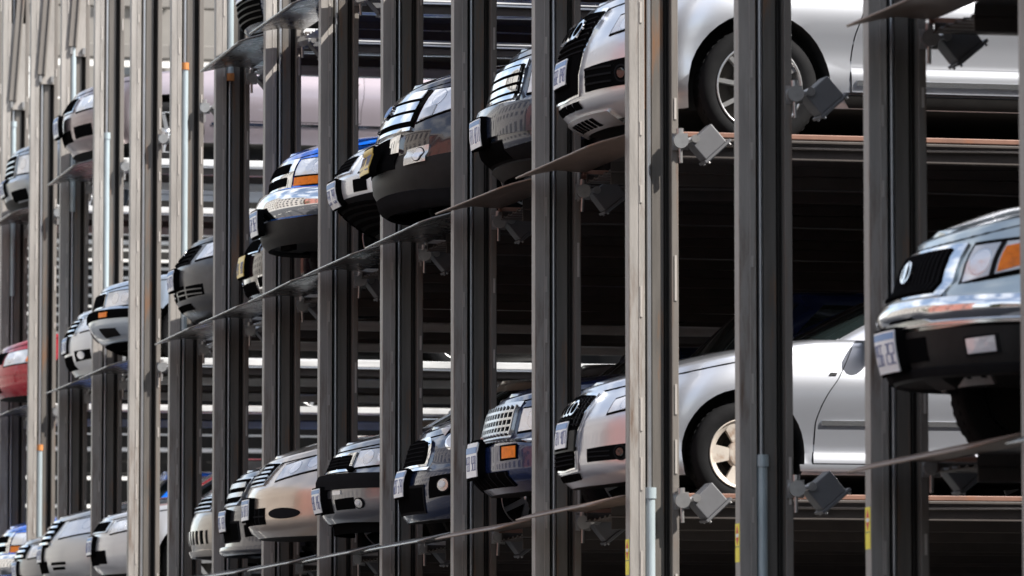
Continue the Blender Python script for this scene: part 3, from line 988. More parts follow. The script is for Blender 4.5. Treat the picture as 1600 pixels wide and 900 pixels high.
# ------------------------------------------------------------------ what stands behind and beyond the racks
r = empty('back_wall', (0, 9.2, 0), 'near black wall behind the parking racks, deep shade painted into its colour', 'wall')
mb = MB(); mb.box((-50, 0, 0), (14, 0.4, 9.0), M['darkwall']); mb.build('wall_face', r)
mb = MB(); mb.box((-50, -0.05, 9.0), (14, 0.45, 9.12), M['concrete']); mb.build('coping', r, bevel=0.01)

r = empty('slatted_screen', (-46, 0, 0), 'tall screen of white horizontal steel slats closing the far end of the racks', 'screen')
ZS = [(2.3, 0.04), (2.7, 0.04), (3.05, 0.04), (3.42, 0.04), (3.78, 0.04), (4.15, 0.045), (4.52, 0.045), (4.9, 0.05), (5.1, 0.02), (5.25, 0.03), (5.42, 0.02), (5.6, 0.06), (5.72, 0.03), (5.83, 0.05), (5.95, 0.025), (6.05, 0.05), (6.18, 0.035), (6.32, 0.025), (6.42, 0.035), (6.53, 0.03), (6.67, 0.035), (6.78, 0.025), (6.92, 0.035), (7.06, 0.03), (7.16, 0.035), (7.29, 0.035), (7.39, 0.035), (7.53, 0.03), (7.63, 0.05), (7.74, 0.035), (7.84, 0.035), (7.96, 0.035), (8.3, 0.05), (8.62, 0.08), (9.0, 0.05), (9.5, 0.08), (10.0, 0.08)]
mb = MB()
for z, h in ZS: mb.box((0, 0.3, z - h / 2), (0.06, 7.6, z + h / 2), M['whitepaint'])
mb.build('slats', r)
mb = MB(); mb.box((-0.5, -0.2, 0), (-0.3, 9.2, 8.05), M['darkwall']); mb.build('backing', r)
for y in (0.4, 4.0, 7.5):
    mb = MB(); mb.box((-0.12, y, 0), (-0.02, y + 0.1, 10.4), M['brownsteel']); mb.build('upright', r)

r = empty('steel_frame', (-44, 0, 0), 'beige steel frame of beams and uprights behind the upper left posts', 'steel frame')
for z, h in ((8.45, .16), (9.15, .22), (9.9, .18), (10.6, .26), (11.3, .2)):
    mb = MB(); mb.box((0, -0.6, z - h / 2), (0.18, 8.0, z + h / 2), M['beige']); mb.build('beam', r, bevel=0.01)
for k in range(5):
    y = -0.4 + k * 1.75
    mb = MB(); mb.box((0.19, y, 8.0), (0.30, y + 0.12, 11.4), M['beige']); mb.build('upright', r, bevel=0.01)
def facade(name, label, origin, ux, uy, width, height, depth, wallm, bays, floors, win, group, pale=False):
    """a building whose front spans from origin along ux; uy points out of the wall"""
    r = empty(name, origin, label, 'building', group)
    ux = Vector(ux); uy = Vector(uy); uz = Vector((0, 0, 1))
    mt = Matrix(((ux.x, uy.x, 0, 0), (ux.y, uy.y, 0, 0), (0, 0, 1, 0), (0, 0, 0, 1)))
    mb = MB(); mb.box((0, -depth, -0.1), (width, 0, height), wallm, mt); mb.build('wall', r, fix=True)
    mb = MB(); mb.box((-0.2, -depth, height), (width + 0.2, 0.35, height + 0.5), M['stone'], mt); mb.build('cornice', r, fix=True)
    bw = width / bays; fh = height / floors
    for b in range(bays):
        for f in range(floors):
            x0 = bw * (b + 0.5) - win[0] / 2; z0 = fh * f + fh * 0.28
            fr = MB()
            fr.box((x0 - 0.08, -0.02, z0 - 0.08), (x0 + win[0] + 0.08, 0.03, z0 + win[1] + 0.08), M['brownsteel'], mt)
            fr.box((x0 - 0.15, 0.03, z0 - 0.2), (x0 + win[0] + 0.15, 0.14, z0 - 0.08), M['stone'], mt)
            fo = fr.build('window', r, fix=True)
            pn = MB()
            gm = M['palewindow'] if pale and (b * 7 + f * 3) % 3 == 0 else M['window']
            pn.box((x0, 0.031, z0), (x0 + win[0], 0.034, z0 + win[1] * 0.49), gm, mt); pn.box((x0, 0.031, z0 + win[1] * 0.52), (x0 + win[0], 0.038, z0 + win[1]), gm, mt)
            pn.build('pane', fo, fix=True)
    return r
facade('skylight_blocker', 'unseen dark brick block added beside the racks to hold back skylight', (8, 14, 0), (0, -1, 0), (-1, 0, 0), 15.5, 20, 12, M['darkbrick'], 5, 6, (1.2, 1.8), None)  # out of view, added to block skylight on the side faces of the posts
facade('apartment_building', 'beige building with pale blinds seen through the posts at upper left', (-72, 34, 0), (0, -1, 0), (1, 0, 0), 38, 24, 12, M['beige'], 16, 12, (1.0, 1.0), None, True)
facade('brick_building', 'red brick building across the street, mirrored in the pickup bumper', (2, -20, 0), (-1, 0, 0), (0, 1, 0), 16, 13, 10, M['brick'], 3, 3, (1.0, 1.7), None)
facade('tan_building', 'tan brick building across the street from the racks', (-15, -20, 0), (-1, 0, 0), (0, 1, 0), 22, 15, 10, M['tanbrick'], 7, 4, (1.4, 2.0), None)
facade('stone_building', 'pale stone building far along the opposite pavement', (-40, -20, 0), (-1, 0, 0), (0, 1, 0), 34, 18, 10, M['stone'], 8, 5, (1.4, 2.0), None)
facade('corner_building', 'brown brick building behind the camera across the street', (50, -20, 0), (-1, 0, 0), (0, 1, 0), 38, 11, 10, M['darkbrick'], 10, 3, (1.4, 2.0), None)

def tree(x, y, h, label, seed):
    rr = random.Random(seed)
    r = empty('street_tree', (x, y, 0), label, 'tree', 'trees on the opposite pavement')
    mb = MB(); mb.cyl((0, 0, -0.05), (0.1, 0.05, h * 0.5), 0.16, M['bark'], 10, r1=0.09)
    for k in range(6):
        a = k * 1.05 + rr.random()
        mb.cyl((0.08, 0.04, h * 0.4), (1.5 * math.cos(a), 1.5 * math.sin(a), h * rr.uniform(.65, .9)), 0.07, M['bark'], 7, r1=0.02)
    mb.build('trunk', r)
    lf = MB()
    for c in range(40):
        cx, cy, cz = rr.gauss(0, 1.1), rr.gauss(0, 1.1), h * 0.72 + rr.gauss(0, h * .13)
        for q in range(40):
            p = Vector((cx + rr.gauss(0, .35), cy + rr.gauss(0, .35), cz + rr.gauss(0, .3)))
            a = Vector((rr.gauss(0, 1), rr.gauss(0, 1), rr.gauss(0, 1))).normalized() * 0.09
            b = a.orthogonal().normalized() * 0.06
            lf.add([p - a, p + b, p + a, p - b], [(0, 1, 2, 3)], M['leaf'])
    lf.build('crown', r)
tree(-13.6, -17.2, 6.5, 'leafy green street tree across the road beside the red brick building', 3)
tree(8, -17.2, 6.0, 'leafy green street tree across the road nearer the camera', 4)
# ------------------------------------------------------------------ cars
SINK = -0.07
def spot(k, lv, y, dz=0.0):
    return (-PITCH * k - 1.2, y, LV[lv] + DZ.get((k, lv), 0) + SINK + dz)

def lamp(c, s0, s1, zb0, zb1, zt0, zt1, bulbs=(), amber=None, off=0.008, bezel=0.012, inner='reflector', base='lens'):
    """a headlight on both sides: dark rim, lens, round reflectors and a turn signal"""
    items = [(*q4(s0 - bezel, s1 + bezel, zb0 - bezel, zb1 - bezel, zt0 + bezel, zt1 + bezel), M['black'], off - 0.004, 0.02),
             (*q4(s0, s1, zb0, zb1, zt0, zt1), M[base], off, 0.01)]
    sub = []
    for (s, z, r) in bulbs:
        sub.append(('reflector', [(*disc_lines(s, z, r), M['satin'], off + 0.001, 0.004), (*disc_lines(s, z, r * 0.9), M[inner], off + 0.002, 0.004)]))
    if amber:
        sub.append(('turn_signal', [(*q4(*amber), M['amber'], off + 0.004, 0.006)]))
    return c.pair('headlight', items, sub)

def slot(c, name, s0, s1, z0, z1, m='black', off=0.003, frame=None, both=False):
    it = []
    if frame: it.append((*q4(s0 - .02, s1 + .02, z0 - .02, z0 - .02, z1 + .02, z1 + .02), M[frame], off + 0.004, 0.02))
    it.append((*q4(s0, s1, z0, z0, z1, z1), M[m], off + (0.006 if frame else 0), 0.01))
    if both: return c.pair(name, it)
    return c.part(name, it)

def fog(c, s, z, r, dark=False):
    if dark:
        return c.pair('fog_lamp', [(*disc_lines(s, z, r * 1.1), M['trim'], 0.012, 0.012), (*disc_lines(s, z, r * 0.85), M['black'], 0.014, 0.01), (*disc_lines(s, z, r * 0.6), M['glass'], 0.016, 0.01)])
    return c.pair('fog_lamp', [(*disc_lines(s, z, r * 1.12, r * 0.95), M['trim'], 0.012, 0.012), (*disc_lines(s, z, r * 0.9, r * 0.76), M['satin'], 0.015, 0.01), (*disc_lines(s - r * .15, z + r * .1, r * 0.55, r * 0.4), M['lens'], 0.018, 0.01)])

def badge(c, z, r, s=0.0, off=0.03):
    return c.part('badge', [(*disc_lines(s, z, r, r * 0.8), M['chrome'], off, 0.015)])

SILV = paint('silver_paint', (0.62, 0.64, 0.69), 0.8, 0.34)
PALE = paint('pale_silver_paint', (0.68, 0.70, 0.745), 0.75, 0.34)

# silver green pickup, nearest to the camera ------------------------------------
P_ = paint('silver_green_paint', (0.46, 0.51, 0.51), 0.85, 0.3)
TF = [(0.30, 0.16), (0.36, 0.07), (0.45, 0.02), (0.60, 0.0), (0.74, 0.0), (0.78, 0.05), (0.9, 0.09), (1.0, 0.15), (1.12, 0.26), (1.3, 0.4)]
c = Car('pickup_truck', 'silver green pickup with chrome bumper and amber corner lamps, nearest the camera', spot(0, 2, -0.22), P_, L=4.9, W=1.76, H=1.72, wheel_r=0.36, axle=0.88,
        wb=3.0, Fz=TF, Wz=[(0.3, .80), (0.45, .86), (0.74, .87), (0.80, .86), (0.95, .86), (1.1, .80), (1.3, .72)],
        hood=[(0, 1.0), (0.3, 1.08), (1.3, 1.16), (2.2, 1.18), (4.9, 1.15)], Rc=0.72, n=2.25, front_b=0.37, sill=0.38, cowl=1.4, roof=(1.95, 2.9), tail=1.7, clad=M['trim'], cladz=0.60,
        r=0.06, crown=0.06, cat='pickup truck')
# chrome bumper with its painted-on scoop
def band(s1, z0, z1, K=16):
    return ([(s1 * k / K, z1) for k in range(-K, K + 1)], [(s1 * k / K, z0) for k in range(-K, K + 1)])
top, bot = band(1.12, 0.635, 0.728)
bot = [(s, z - 0.018 * (1 if abs(s) > 0.42 else 0)) for s, z in bot]
b = c.part('bumper', [(top, bot, M['chrome'], 0.022, 0.06, 1, 0.02), (*band(1.13, 0.600, 0.612), M['satin'], 0.036, 0.04)])
c.part('air_dam', [(*band(1.1, 0.37, 0.585), M['valance'], 0.02, 0.05), (*band(0.95, 0.385, 0.42), M['trim'], 0.03, 0.03), (*band(0.36, 0.445, 0.555), M['black'], 0.024, 0.02)])
c.part('skid_plate', [(*q4(-0.5, 0.5, 0.29, 0.29, 0.36, 0.36), M['raildim'], -0.12, 0.02)] + [(*q4(-.42 + .14 * k, -.37 + .14 * k, 0.295, 0.295, 0.35, 0.35), M['black'], -0.116, 0.01) for k in range(7)])
for fl in (1, -1):
    c.part('fog_lamp', [(*q4(0.62, 0.80, 0.45, 0.46, 0.54, 0.55), M['trim'], 0.026, 0.02, fl), (*q4(0.635, 0.785, 0.462, 0.47, 0.53, 0.54), M['reflector'], 0.032, 0.01, fl)])
g_ = [(*q4(-0.47, 0.47, 0.738, 0.738, 0.985, 0.985), M['chrome'], 0.012, 0.03), (*q4(-0.375, 0.375, 0.755, 0.755, 0.963, 0.963), M['black'], 0.02, 0.02)]
g_ += vbars([-0.36 + 0.045 * k for k in range(17)], 0.757, 0.96, 0.012, M['trim'], 0.024, 0.02)
c.part('grille', g_)
c.part('badge', [(*disc_lines(0, 0.87, 0.07, 0.05), M['chrome'], 0.04, 0.02), (*disc_lines(0, 0.87, 0.052, 0.034), M['black'], 0.0415, 0.004), (*disc_lines(0, 0.872, 0.02, 0.046), M['chrome'], 0.043, 0.004)])
lamp(c, 0.535, 0.85, 0.795, 0.85, 0.965, 0.985, bulbs=[(0.615, 0.885, 0.062)], amber=(0.725, 0.836, 0.835, 0.862, 0.953, 0.97), off=0.012, bezel=0.02)
c.pair('lamp_divider', [(*q4(0.688, 0.712, 0.815, 0.82, 0.972, 0.975), M['trim'], 0.018, 0.008)])
c.plate(0.43, 0.60, off=0.075)
c.part('tow_bracket', [(*q4(0.18, 0.36, 0.31, 0.31, 0.36, 0.36), M['under'], 0.0, 0.2)])
c.hoodseam(dz=-0.005)
c.door(1.5, 2.5, 0.42)
c.seam([([(0.93, 0.80), (1.10, 0.86)], [(0.93, 0.79), (1.10, 0.85)])])

# silver hatchback ---------------------------------------------------------------
c = Car('hatchback_car', 'silver hatchback with tall dark grille and pale five spoke wheel, lower row', spot(3, 2, -0.085), SILV, L=4.2, W=1.77, H=1.43, wheel_r=0.318, axle=0.90, wb=2.58,
        Fz=[(0.14, 0.10), (0.2, 0.03), (0.3, 0.0), (0.5, 0.01), (0.6, 0.05), (0.7, 0.12), (0.78, 0.2), (0.9, 0.3), (1.1, 0.45)],
        Wz=[(0.14, .80), (0.20, .855), (0.25, .873), (0.29, .872), (0.34, .854), (0.45, .862), (0.70, .888), (0.74, .887), (0.88, .85), (1.0, .80), (1.2, .74)],
        hood=[(0, 0.71), (0.3, 0.80), (0.7, 0.90), (1.2, 0.97), (2.2, 0.98), (4.2, 0.95)], Rc=0.72, n=2.4, front_b=0.15, sill=0.2, cowl=1.2, roof=(2.05, 3.3), tail=0.12,
        r=0.055, crown=0.04, rim=M['rimpale'], rimkind='five', mirror=M['black'])
gr = [([(-0.36, 0.715), (0, 0.74), (0.36, 0.715)], [(-0.27, 0.24), (0, 0.23), (0.27, 0.24)], SILV, 0.012, 0.03),
      ([(-0.33, 0.70), (0, 0.72), (0.33, 0.70)], [(-0.245, 0.255), (0, 0.245), (0.245, 0.255)], M['chrome'], 0.018, 0.02),
      ([(-0.31, 0.685), (0, 0.705), (0.31, 0.685)], [(-0.23, 0.265), (0, 0.255), (0.23, 0.265)], M['black'], 0.022, 0.02)]
gr += bars(-0.29, 0.29, [0.52 + 0.03 * k for k in range(6)], 0.006, M['trim'], 0.026, 0.01) + bars(-0.24, 0.24, [0.285, 0.31, 0.335], 0.007, M['trim'], 0.027, 0.01)
gr += vbars([-0.27 + 0.06 * k for k in range(10)], 0.51, 0.68, 0.006, M['valance'], 0.026, 0.01)
gr += [(*q4(-0.27, 0.27, 0.36, 0.36, 0.485, 0.485), M['valance'], 0.03, 0.02)]
c.part('grille', gr)
rg = []
for k in range(4):
    s = -0.135 + 0.09 * k
    rg += [(*disc_lines(s, 0.61, 0.058, 0.045), M['chrome'], 0.036 + .002 * k, 0.012), (*disc_lines(s, 0.61, 0.043, 0.032), M['black'], 0.0375 + .002 * k, 0.004)]
c.part('badge', rg)
lamp(c, 0.565, 0.86, 0.575, 0.625, 0.655, 0.725, bulbs=[(0.68, 0.635, 0.04), (0.80, 0.665, 0.045)])
c.pair('air_intake', [(*q4(0.40, 0.80, 0.275, 0.285, 0.375, 0.40), SILV, 0.006, 0.01), (*q4(0.415, 0.785, 0.285, 0.295, 0.365, 0.39), M['black'], 0.010, 0.01)] + bars(0.43, 0.64, [0.315, 0.345], 0.008, M['trim'], 0.014, 0.01))
fog(c, 0.72, 0.335, 0.045, True)
c.part('lower_grille', [(*q4(-0.25, -0.09, 0.19, 0.185, 0.225, 0.225), M['black'], 0.008, 0.02), (*q4(-0.07, 0.07, 0.185, 0.185, 0.225, 0.225), M['black'], 0.008, 0.02), (*q4(0.09, 0.25, 0.185, 0.19, 0.225, 0.225), M['black'], 0.008, 0.02)])
c.plate(0.385, 0.535, off=0.04, hw=0.15)
c.hoodseam(dz=-0.015)
c.door(1.34, 2.45, 0.27, moulding=(0.50, 0.53, M['satin']))
c.pair('sill_trim', [(*q4(c.sh.s_at(1.25), c.sh.s_at(3.1), 0.225, 0.225, 0.262, 0.262), SILV, 0.012, 0.02)])
c.pair('emblem', [(*q4(c.sh.s_at(1.26), c.sh.s_at(1.31), 0.80, 0.80, 0.818, 0.818), M['chrome'], 0.004, 0.004)])

# pale silver SUV above it ---------------------------------------------------------
c = Car('suv_car', 'pale silver SUV with tall dark grille and ten spoke wheel, upper row', spot(3, 3, -0.08), PALE, L=5.0, W=1.95, H=1.74, wheel_r=0.37, axle=0.98, wb=3.0,
        Fz=[(0.18, 0.22), (0.26, 0.08), (0.34, 0.01), (0.5, 0.0), (0.68, 0.03), (0.8, 0.09), (0.92, 0.17), (1.05, 0.28), (1.3, 0.5)],
        Wz=[(0.18, .84), (0.3, .93), (0.42, .962), (0.46, .966), (0.51, .952), (0.62, .960), (0.80, .985), (0.85, .983), (0.98, .94), (1.1, .89), (1.3, .82)],
        hood=[(0, 0.90), (0.3, 1.0), (0.7, 1.07), (1.3, 1.13), (2.3, 1.14), (5.0, 1.1)], Rc=0.78, n=2.4, front_b=0.22, sill=0.26, cowl=1.3, roof=(2.1, 4.1), tail=0.1,
        r=0.06, crown=0.05, rim=M['rim'], rimkind='ten', rimr=0.73)
gr = [([(-0.40, 0.90), (0, 0.93), (0.40, 0.90)], [(-0.31, 0.37), (0, 0.36), (0.31, 0.37)], M['chrome'], 0.016, 0.03),
      ([(-0.375, 0.88), (0, 0.905), (0.375, 0.88)], [(-0.29, 0.385), (0, 0.375), (0.29, 0.385)], M['black'], 0.02, 0.02)]
gr += bars(-0.34, 0.34, [0.64 + 0.034 * k for k in range(7)], 0.008, M['trim'], 0.028, 0.015)
c.part('grille', gr)
rg = []
for k in range(4):
    s = -0.165 + 0.11 * k
    rg += [(*disc_lines(s, 0.775, 0.072, 0.06), M['chrome'], 0.044 + .002 * k, 0.014), (*disc_lines(s, 0.775, 0.053, 0.042), M['black'], 0.0455 + .002 * k, 0.004)]
c.part('badge', rg)
lamp(c, 0.60, 0.92, 0.72, 0.775, 0.83, 0.885, bulbs=[(0.70, 0.785, 0.05), (0.82, 0.81, 0.045)])
c.pair('air_intake', [(*q4(0.39, 0.86, 0.385, 0.40, 0.53, 0.57), M['black'], 0.008, 0.01)] + bars(0.40, 0.68, [0.43, 0.475, 0.52], 0.012, M['trim'], 0.016, 0.015))
fog(c, 0.76, 0.47, 0.05, True)
c.part('lower_grille', [(*q4(-0.3 + .15 * k, -0.19 + .15 * k, 0.30, 0.30, 0.345, 0.345), M['black'], 0.006, 0.02) for k in range(4)])
c.part('skid_plate', [(*q4(-0.55, 0.55, 0.195, 0.195, 0.27, 0.27), M['satin'], 0.012, 0.03)] + [(*q4(-0.27 + .1 * k, -0.21 + .1 * k, 0.21, 0.21, 0.25, 0.25), M['black'], 0.0155, 0.006) for k in range(6)])
c.plate(0.46, 0.61, off=0.045)
c.hoodseam(dz=-0.015)
c.door(1.55, 2.65, 0.36, moulding=(0.40, 0.43, M['satin']))
c.pair('sill_trim', [(*q4(c.sh.s_at(1.5), c.sh.s_at(3.5), 0.27, 0.27, 0.34, 0.34), M['valance'], 0.012, 0.02), (*q4(c.sh.s_at(1.5), c.sh.s_at(3.5), 0.345, 0.345, 0.358, 0.358), M['chrome'], 0.014, 0.02)])

# navy SUV with a mesh grille ------------------------------------------------------
NAVY = paint('navy_paint', (0.010, 0.022, 0.085), 0.2, 0.22)
c = Car('suv_car', 'navy SUV with silver egg crate grille and small amber lamp in its bumper', spot(4, 2, -0.08), NAVY, L=4.6, W=1.82, H=1.6, wheel_r=0.35, axle=0.85, wb=2.7,
        Fz=[(0.22, 0.16), (0.3, 0.06), (0.38, 0.0), (0.56, 0.0), (0.585, 0.05), (0.62, 0.08), (0.8, 0.13), (0.9, 0.22), (1.2, 0.4)],
        hood=[(0, 0.83), (0.3, 0.90), (1.3, 1.0), (2.2, 1.02), (4.6, 1.0)], Rc=0.66, n=2.4, front_b=0.25, sill=0.28, cowl=1.3, roof=(1.9, 3.9), tail=0.1, r=0.05, crown=0.05)
gr = [(*q4(-0.45, 0.45, 0.60, 0.60, 0.84, 0.84), M['satin'], 0.012, 0.03), (*q4(-0.42, 0.42, 0.615, 0.615, 0.80, 0.80), M['black'], 0.018, 0.02)]
gr += bars(-0.42, 0.42, [0.635 + 0.047 * k for k in range(4)], 0.016, M['satin'], 0.03, 0.02) + vbars([-0.42 + 0.07 * k for k in range(13)], 0.615, 0.81, 0.016, M['satin'], 0.0305, 0.02)
c.part('grille', gr)
lamp(c, 0.50, 0.88, 0.64, 0.665, 0.79, 0.80, bulbs=[(0.64, 0.72, 0.06)], base='reflector')
c.pair('turn_signal', [(*q4(0.44, 0.63, 0.452, 0.46, 0.55, 0.555), M['black'], 0.008, 0.01), (*q4(0.47, 0.62, 0.465, 0.47, 0.542, 0.545), M['amber'], 0.014, 0.012)])
c.part('lower_grille', [(*q4(-0.52, 0.52, 0.29, 0.29, 0.375, 0.385), M['black'], 0.006, 0.02)] + vbars([-.5 + .125 * k for k in range(9)], 0.29, 0.38, 0.012, M['trim'], 0.01, 0.01))
c.part('bumper_trim', [(*band(1.05, 0.568, 0.585), M['chrome'], 0.012, 0.02)])
c.plate(0.375, 0.555, off=0.06)
c.hoodseam(); c.door(1.45, 2.4, 0.36)

# dark SUV with chrome bars ---------------------------------------------------------
DB = paint('ink_blue_paint', (0.025, 0.035, 0.06), 0.3, 0.25)
c = Car('suv_car', 'dark SUV with four fat chrome grille bars and jutting plate, upper row', spot(4, 3, -0.05), DB, L=4.9, W=1.86, H=1.75, wheel_r=0.36, axle=0.9, wb=2.9,
        Fz=[(0.16, 0.2), (0.24, 0.1), (0.32, 0.02), (0.45, 0.0), (0.58, 0.0), (0.6, 0.06), (0.65, 0.09), (0.88, 0.15), (0.98, 0.25), (1.2, 0.42)],
        hood=[(0, 0.92), (0.3, 0.99), (1.3, 1.08), (2.3, 1.1), (4.9, 1.06)], Rc=0.7, n=2.35, front_b=0.18, sill=0.28, cowl=1.3, roof=(1.95, 4.2), tail=0.1, clad=M['trim'], cladz=0.34, r=0.055, crown=0.05)
gr = [(*q4(-0.46, 0.46, 0.595, 0.595, 0.895, 0.895), M['chrome'], 0.012, 0.03), (*q4(-0.43, 0.43, 0.61, 0.61, 0.865, 0.865), M['black'], 0.018, 0.02)]
gr += bars(-0.425, 0.425, [0.635 + 0.063 * k for k in range(4)], 0.042, M['chrome'], 0.034, 0.025)
c.part('grille', gr)
lamp(c, 0.54, 0.92, 0.66, 0.68, 0.83, 0.85, bulbs=[(0.68, 0.755, 0.06)])
slot(c, 'lower_grille', -0.35, 0.35, 0.25, 0.36)
c.part('bumper_step', [(*q4(-0.9, 0.9, 0.40, 0.40, 0.585, 0.585), DB, 0.025, 0.04), (*q4(-0.95, 0.95, 0.165, 0.165, 0.235, 0.235), M['valance'], 0.02, 0.03)])
c.plate(0.36, 0.53, off=0.07)
c.hoodseam(); c.door(1.5, 2.5, 0.36)

# black small car --------------------------------------------------------------------
BK = paint('black_blue_paint', (0.012, 0.022, 0.06), 0.25, 0.22)
WHT = mat('white_stripe_paint', (0.78, 0.78, 0.78), 0.3, coat=1)
c = Car('small_car', 'black small car with rounded chrome framed grille and white hood stripes', spot(5, 2, -0.08), BK, L=3.7, W=1.69, H=1.41, wheel_r=0.3, axle=0.72, wb=2.46,
        Fz=[(0.16, 0.06), (0.22, 0.02), (0.4, 0.0), (0.5, 0.02), (0.54, 0.05), (0.7, 0.1), (0.8, 0.2), (0.95, 0.36), (1.2, 0.5)],
        hood=[(0, 0.73), (0.25, 0.82), (0.6, 0.9), (1.1, 0.95), (2.0, 0.96), (3.7, 0.93)], Rc=0.62, n=2.4, front_b=0.16, sill=0.2, cowl=1.1, roof=(1.65, 3.3), tail=0.05, r=0.06, crown=0.05)
gt = [(-0.40, 0.55), (-0.40, 0.64), (-0.37, 0.70), (-0.28, 0.74), (0, 0.75), (0.28, 0.74), (0.37, 0.70), (0.40, 0.64), (0.40, 0.55)]
gt2 = [(s * 0.86, 0.555 + (z - 0.55) * 0.85) for s, z in gt]
gb_ = [(s, 0.53) for s, z in gt]; gb2 = [(s * 0.86, 0.552) for s, z in gt]
c.part('grille', [(gt, gb_, M['chrome'], 0.016, 0.03), (gt2, gb2, M['black'], 0.024, 0.02)] + bars(-0.31, 0.31, [0.58 + 0.03 * k for k in range(5)], 0.006, M['trim'], 0.027, 0.01))
c.pair('headlight', [(*disc_lines(0.66, 0.735, 0.125, 0.10), M['chrome'], 0.014, 0.03), (*disc_lines(0.66, 0.735, 0.105, 0.083), M['lens'], 0.02, 0.02), (*disc_lines(0.655, 0.735, 0.05), M['reflector'], 0.024, 0.01)])
slot(c, 'lower_grille', -0.42, 0.42, 0.23, 0.39, frame='trim')
fog(c, 0.66, 0.40, 0.055)
c.pair('fog_pocket', [(*q4(0.5, 0.72, 0.31, 0.33, 0.46, 0.48), M['black'], 0.003, 0.01)])
c.part('bumper_trim', [(*q4(-0.45, 0.45, 0.505, 0.505, 0.525, 0.525), M['chrome'], 0.016, 0.02)])
c.plate(0.34, 0.50, off=0.05)
# hood stripes: curved sheets following the hood
def stripe(c, x0, x1, y0, y1, m, name='hood_stripe'):
    mb = MB(); vs = []; fs = []; K = 16
    for k in range(K + 1):
        y = lerp(y0, y1, k / K)
        for q in range(3):
            x = lerp(x0, x1, q / 2)
            vs.append((x, y, y))
    o = None
    dg = bpy.context.evaluated_depsgraph_get(); dg.update()
    vs2 = []
    for (x, y, _) in vs:
        ok, loc, nn, fi = c.body.ray_cast(Vector((x, y, 3)), Vector((0, 0, -1)))
        vs2.append((x, y, (loc.z if ok else 0.8) + 0.004))
    for k in range(K):
        for q in range(2): fs.append((k * 3 + q, k * 3 + q + 1, k * 3 + q + 4, k * 3 + q + 3))
    mb.add(vs2, fs, m, True)
    ob = mb.build(name, c.root)
    s_ = ob.modifiers.new('thickness', 'SOLIDIFY'); s_.thickness = 0.002; s_.offset = 1
    return ob
for sg in (1, -1): stripe(c, sg * 0.20, sg * 0.44, 0.20, 1.05, WHT)
c.hoodseam(); c.door(1.15, 2.25, 0.28)

# black crossover ---------------------------------------------------------------------
BLK = paint('black_paint', (0.016, 0.007, 0.010), 0.0, 0.15)
c = Car('crossover_car', 'black crossover with three broad chrome grille bars and yellow plate', spot(5, 3, -0.28), BLK, L=4.7, W=1.92, H=1.70, wheel_r=0.36, axle=0.92, wb=2.82,
        Fz=[(0.14, 0.13), (0.19, 0.06), (0.255, 0.045), (0.275, 0.015), (0.48, 0.0), (0.50, 0.02), (0.62, 0.035), (0.74, 0.07), (0.88, 0.14), (0.98, 0.22), (1.1, 0.34), (1.3, 0.5)],
        hood=[(0, 0.97), (0.35, 1.06), (1.3, 1.14), (2.3, 1.16), (4.7, 1.12)], Rc=0.75, n=2.4, front_b=0.17, sill=0.27, cowl=1.25, roof=(2.0, 4.0), tail=0.1, clad=M['valance'], cladz=0.5, r=0.055, crown=0.05)
gr = [(*q4(-0.56, 0.56, 0.70, 0.70, 0.97, 0.97), M['black'], 0.012, 0.03)]
gr += bars(-0.55, 0.55, [0.765, 0.845, 0.925], 0.058, M['chrome'], 0.03, 0.025)
gr += [(*q4(-0.56, 0.56, 0.675, 0.675, 0.70, 0.70), M['chrome'], 0.02, 0.02)]
c.part('grille', gr)
c.part('badge', [(*disc_lines(0, 0.845, 0.10, 0.05), M['chrome'], 0.045, 0.02), (*disc_lines(0, 0.845, 0.085, 0.038), M['plateblue'], 0.047, 0.005)])
lamp(c, 0.60, 1.06, 0.735, 0.86, 0.965, 0.985, bulbs=[(0.72, 0.90, 0.055), (0.87, 0.925, 0.05)], base='reflector')
c.pair('turn_signal', [(*q4(0.62, 0.74, 0.745, 0.77, 0.82, 0.845), M['lens'], 0.015, 0.01)])
c.part('lower_grille', [(*q4(-0.42, 0.42, 0.42, 0.42, 0.65, 0.65), M['black'], 0.004, 0.02)])
c.pair('chrome_insert', [(*q4(0.30, 0.46, 0.53, 0.53, 0.64, 0.655), M['chrome'], 0.02, 0.03)])
c.pair('fog_lamp', [(*q4(0.56, 0.78, 0.43, 0.45, 0.54, 0.565), M['satin'], 0.012, 0.02), (*disc_lines(0.70, 0.50, 0.048), M['trim'], 0.015, 0.01), (*disc_lines(0.70, 0.50, 0.042), M['reflector'], 0.02, 0.01)])
c.part('air_dam', [(*band(1.15, 0.145, 0.26), M['trim'], 0.012, 0.03)])
c.plate(0.42, 0.585, m=M['plateyellow'], off=0.10)
c.hoodseam(dz=-0.005); c.door(1.45, 2.5, 0.52)

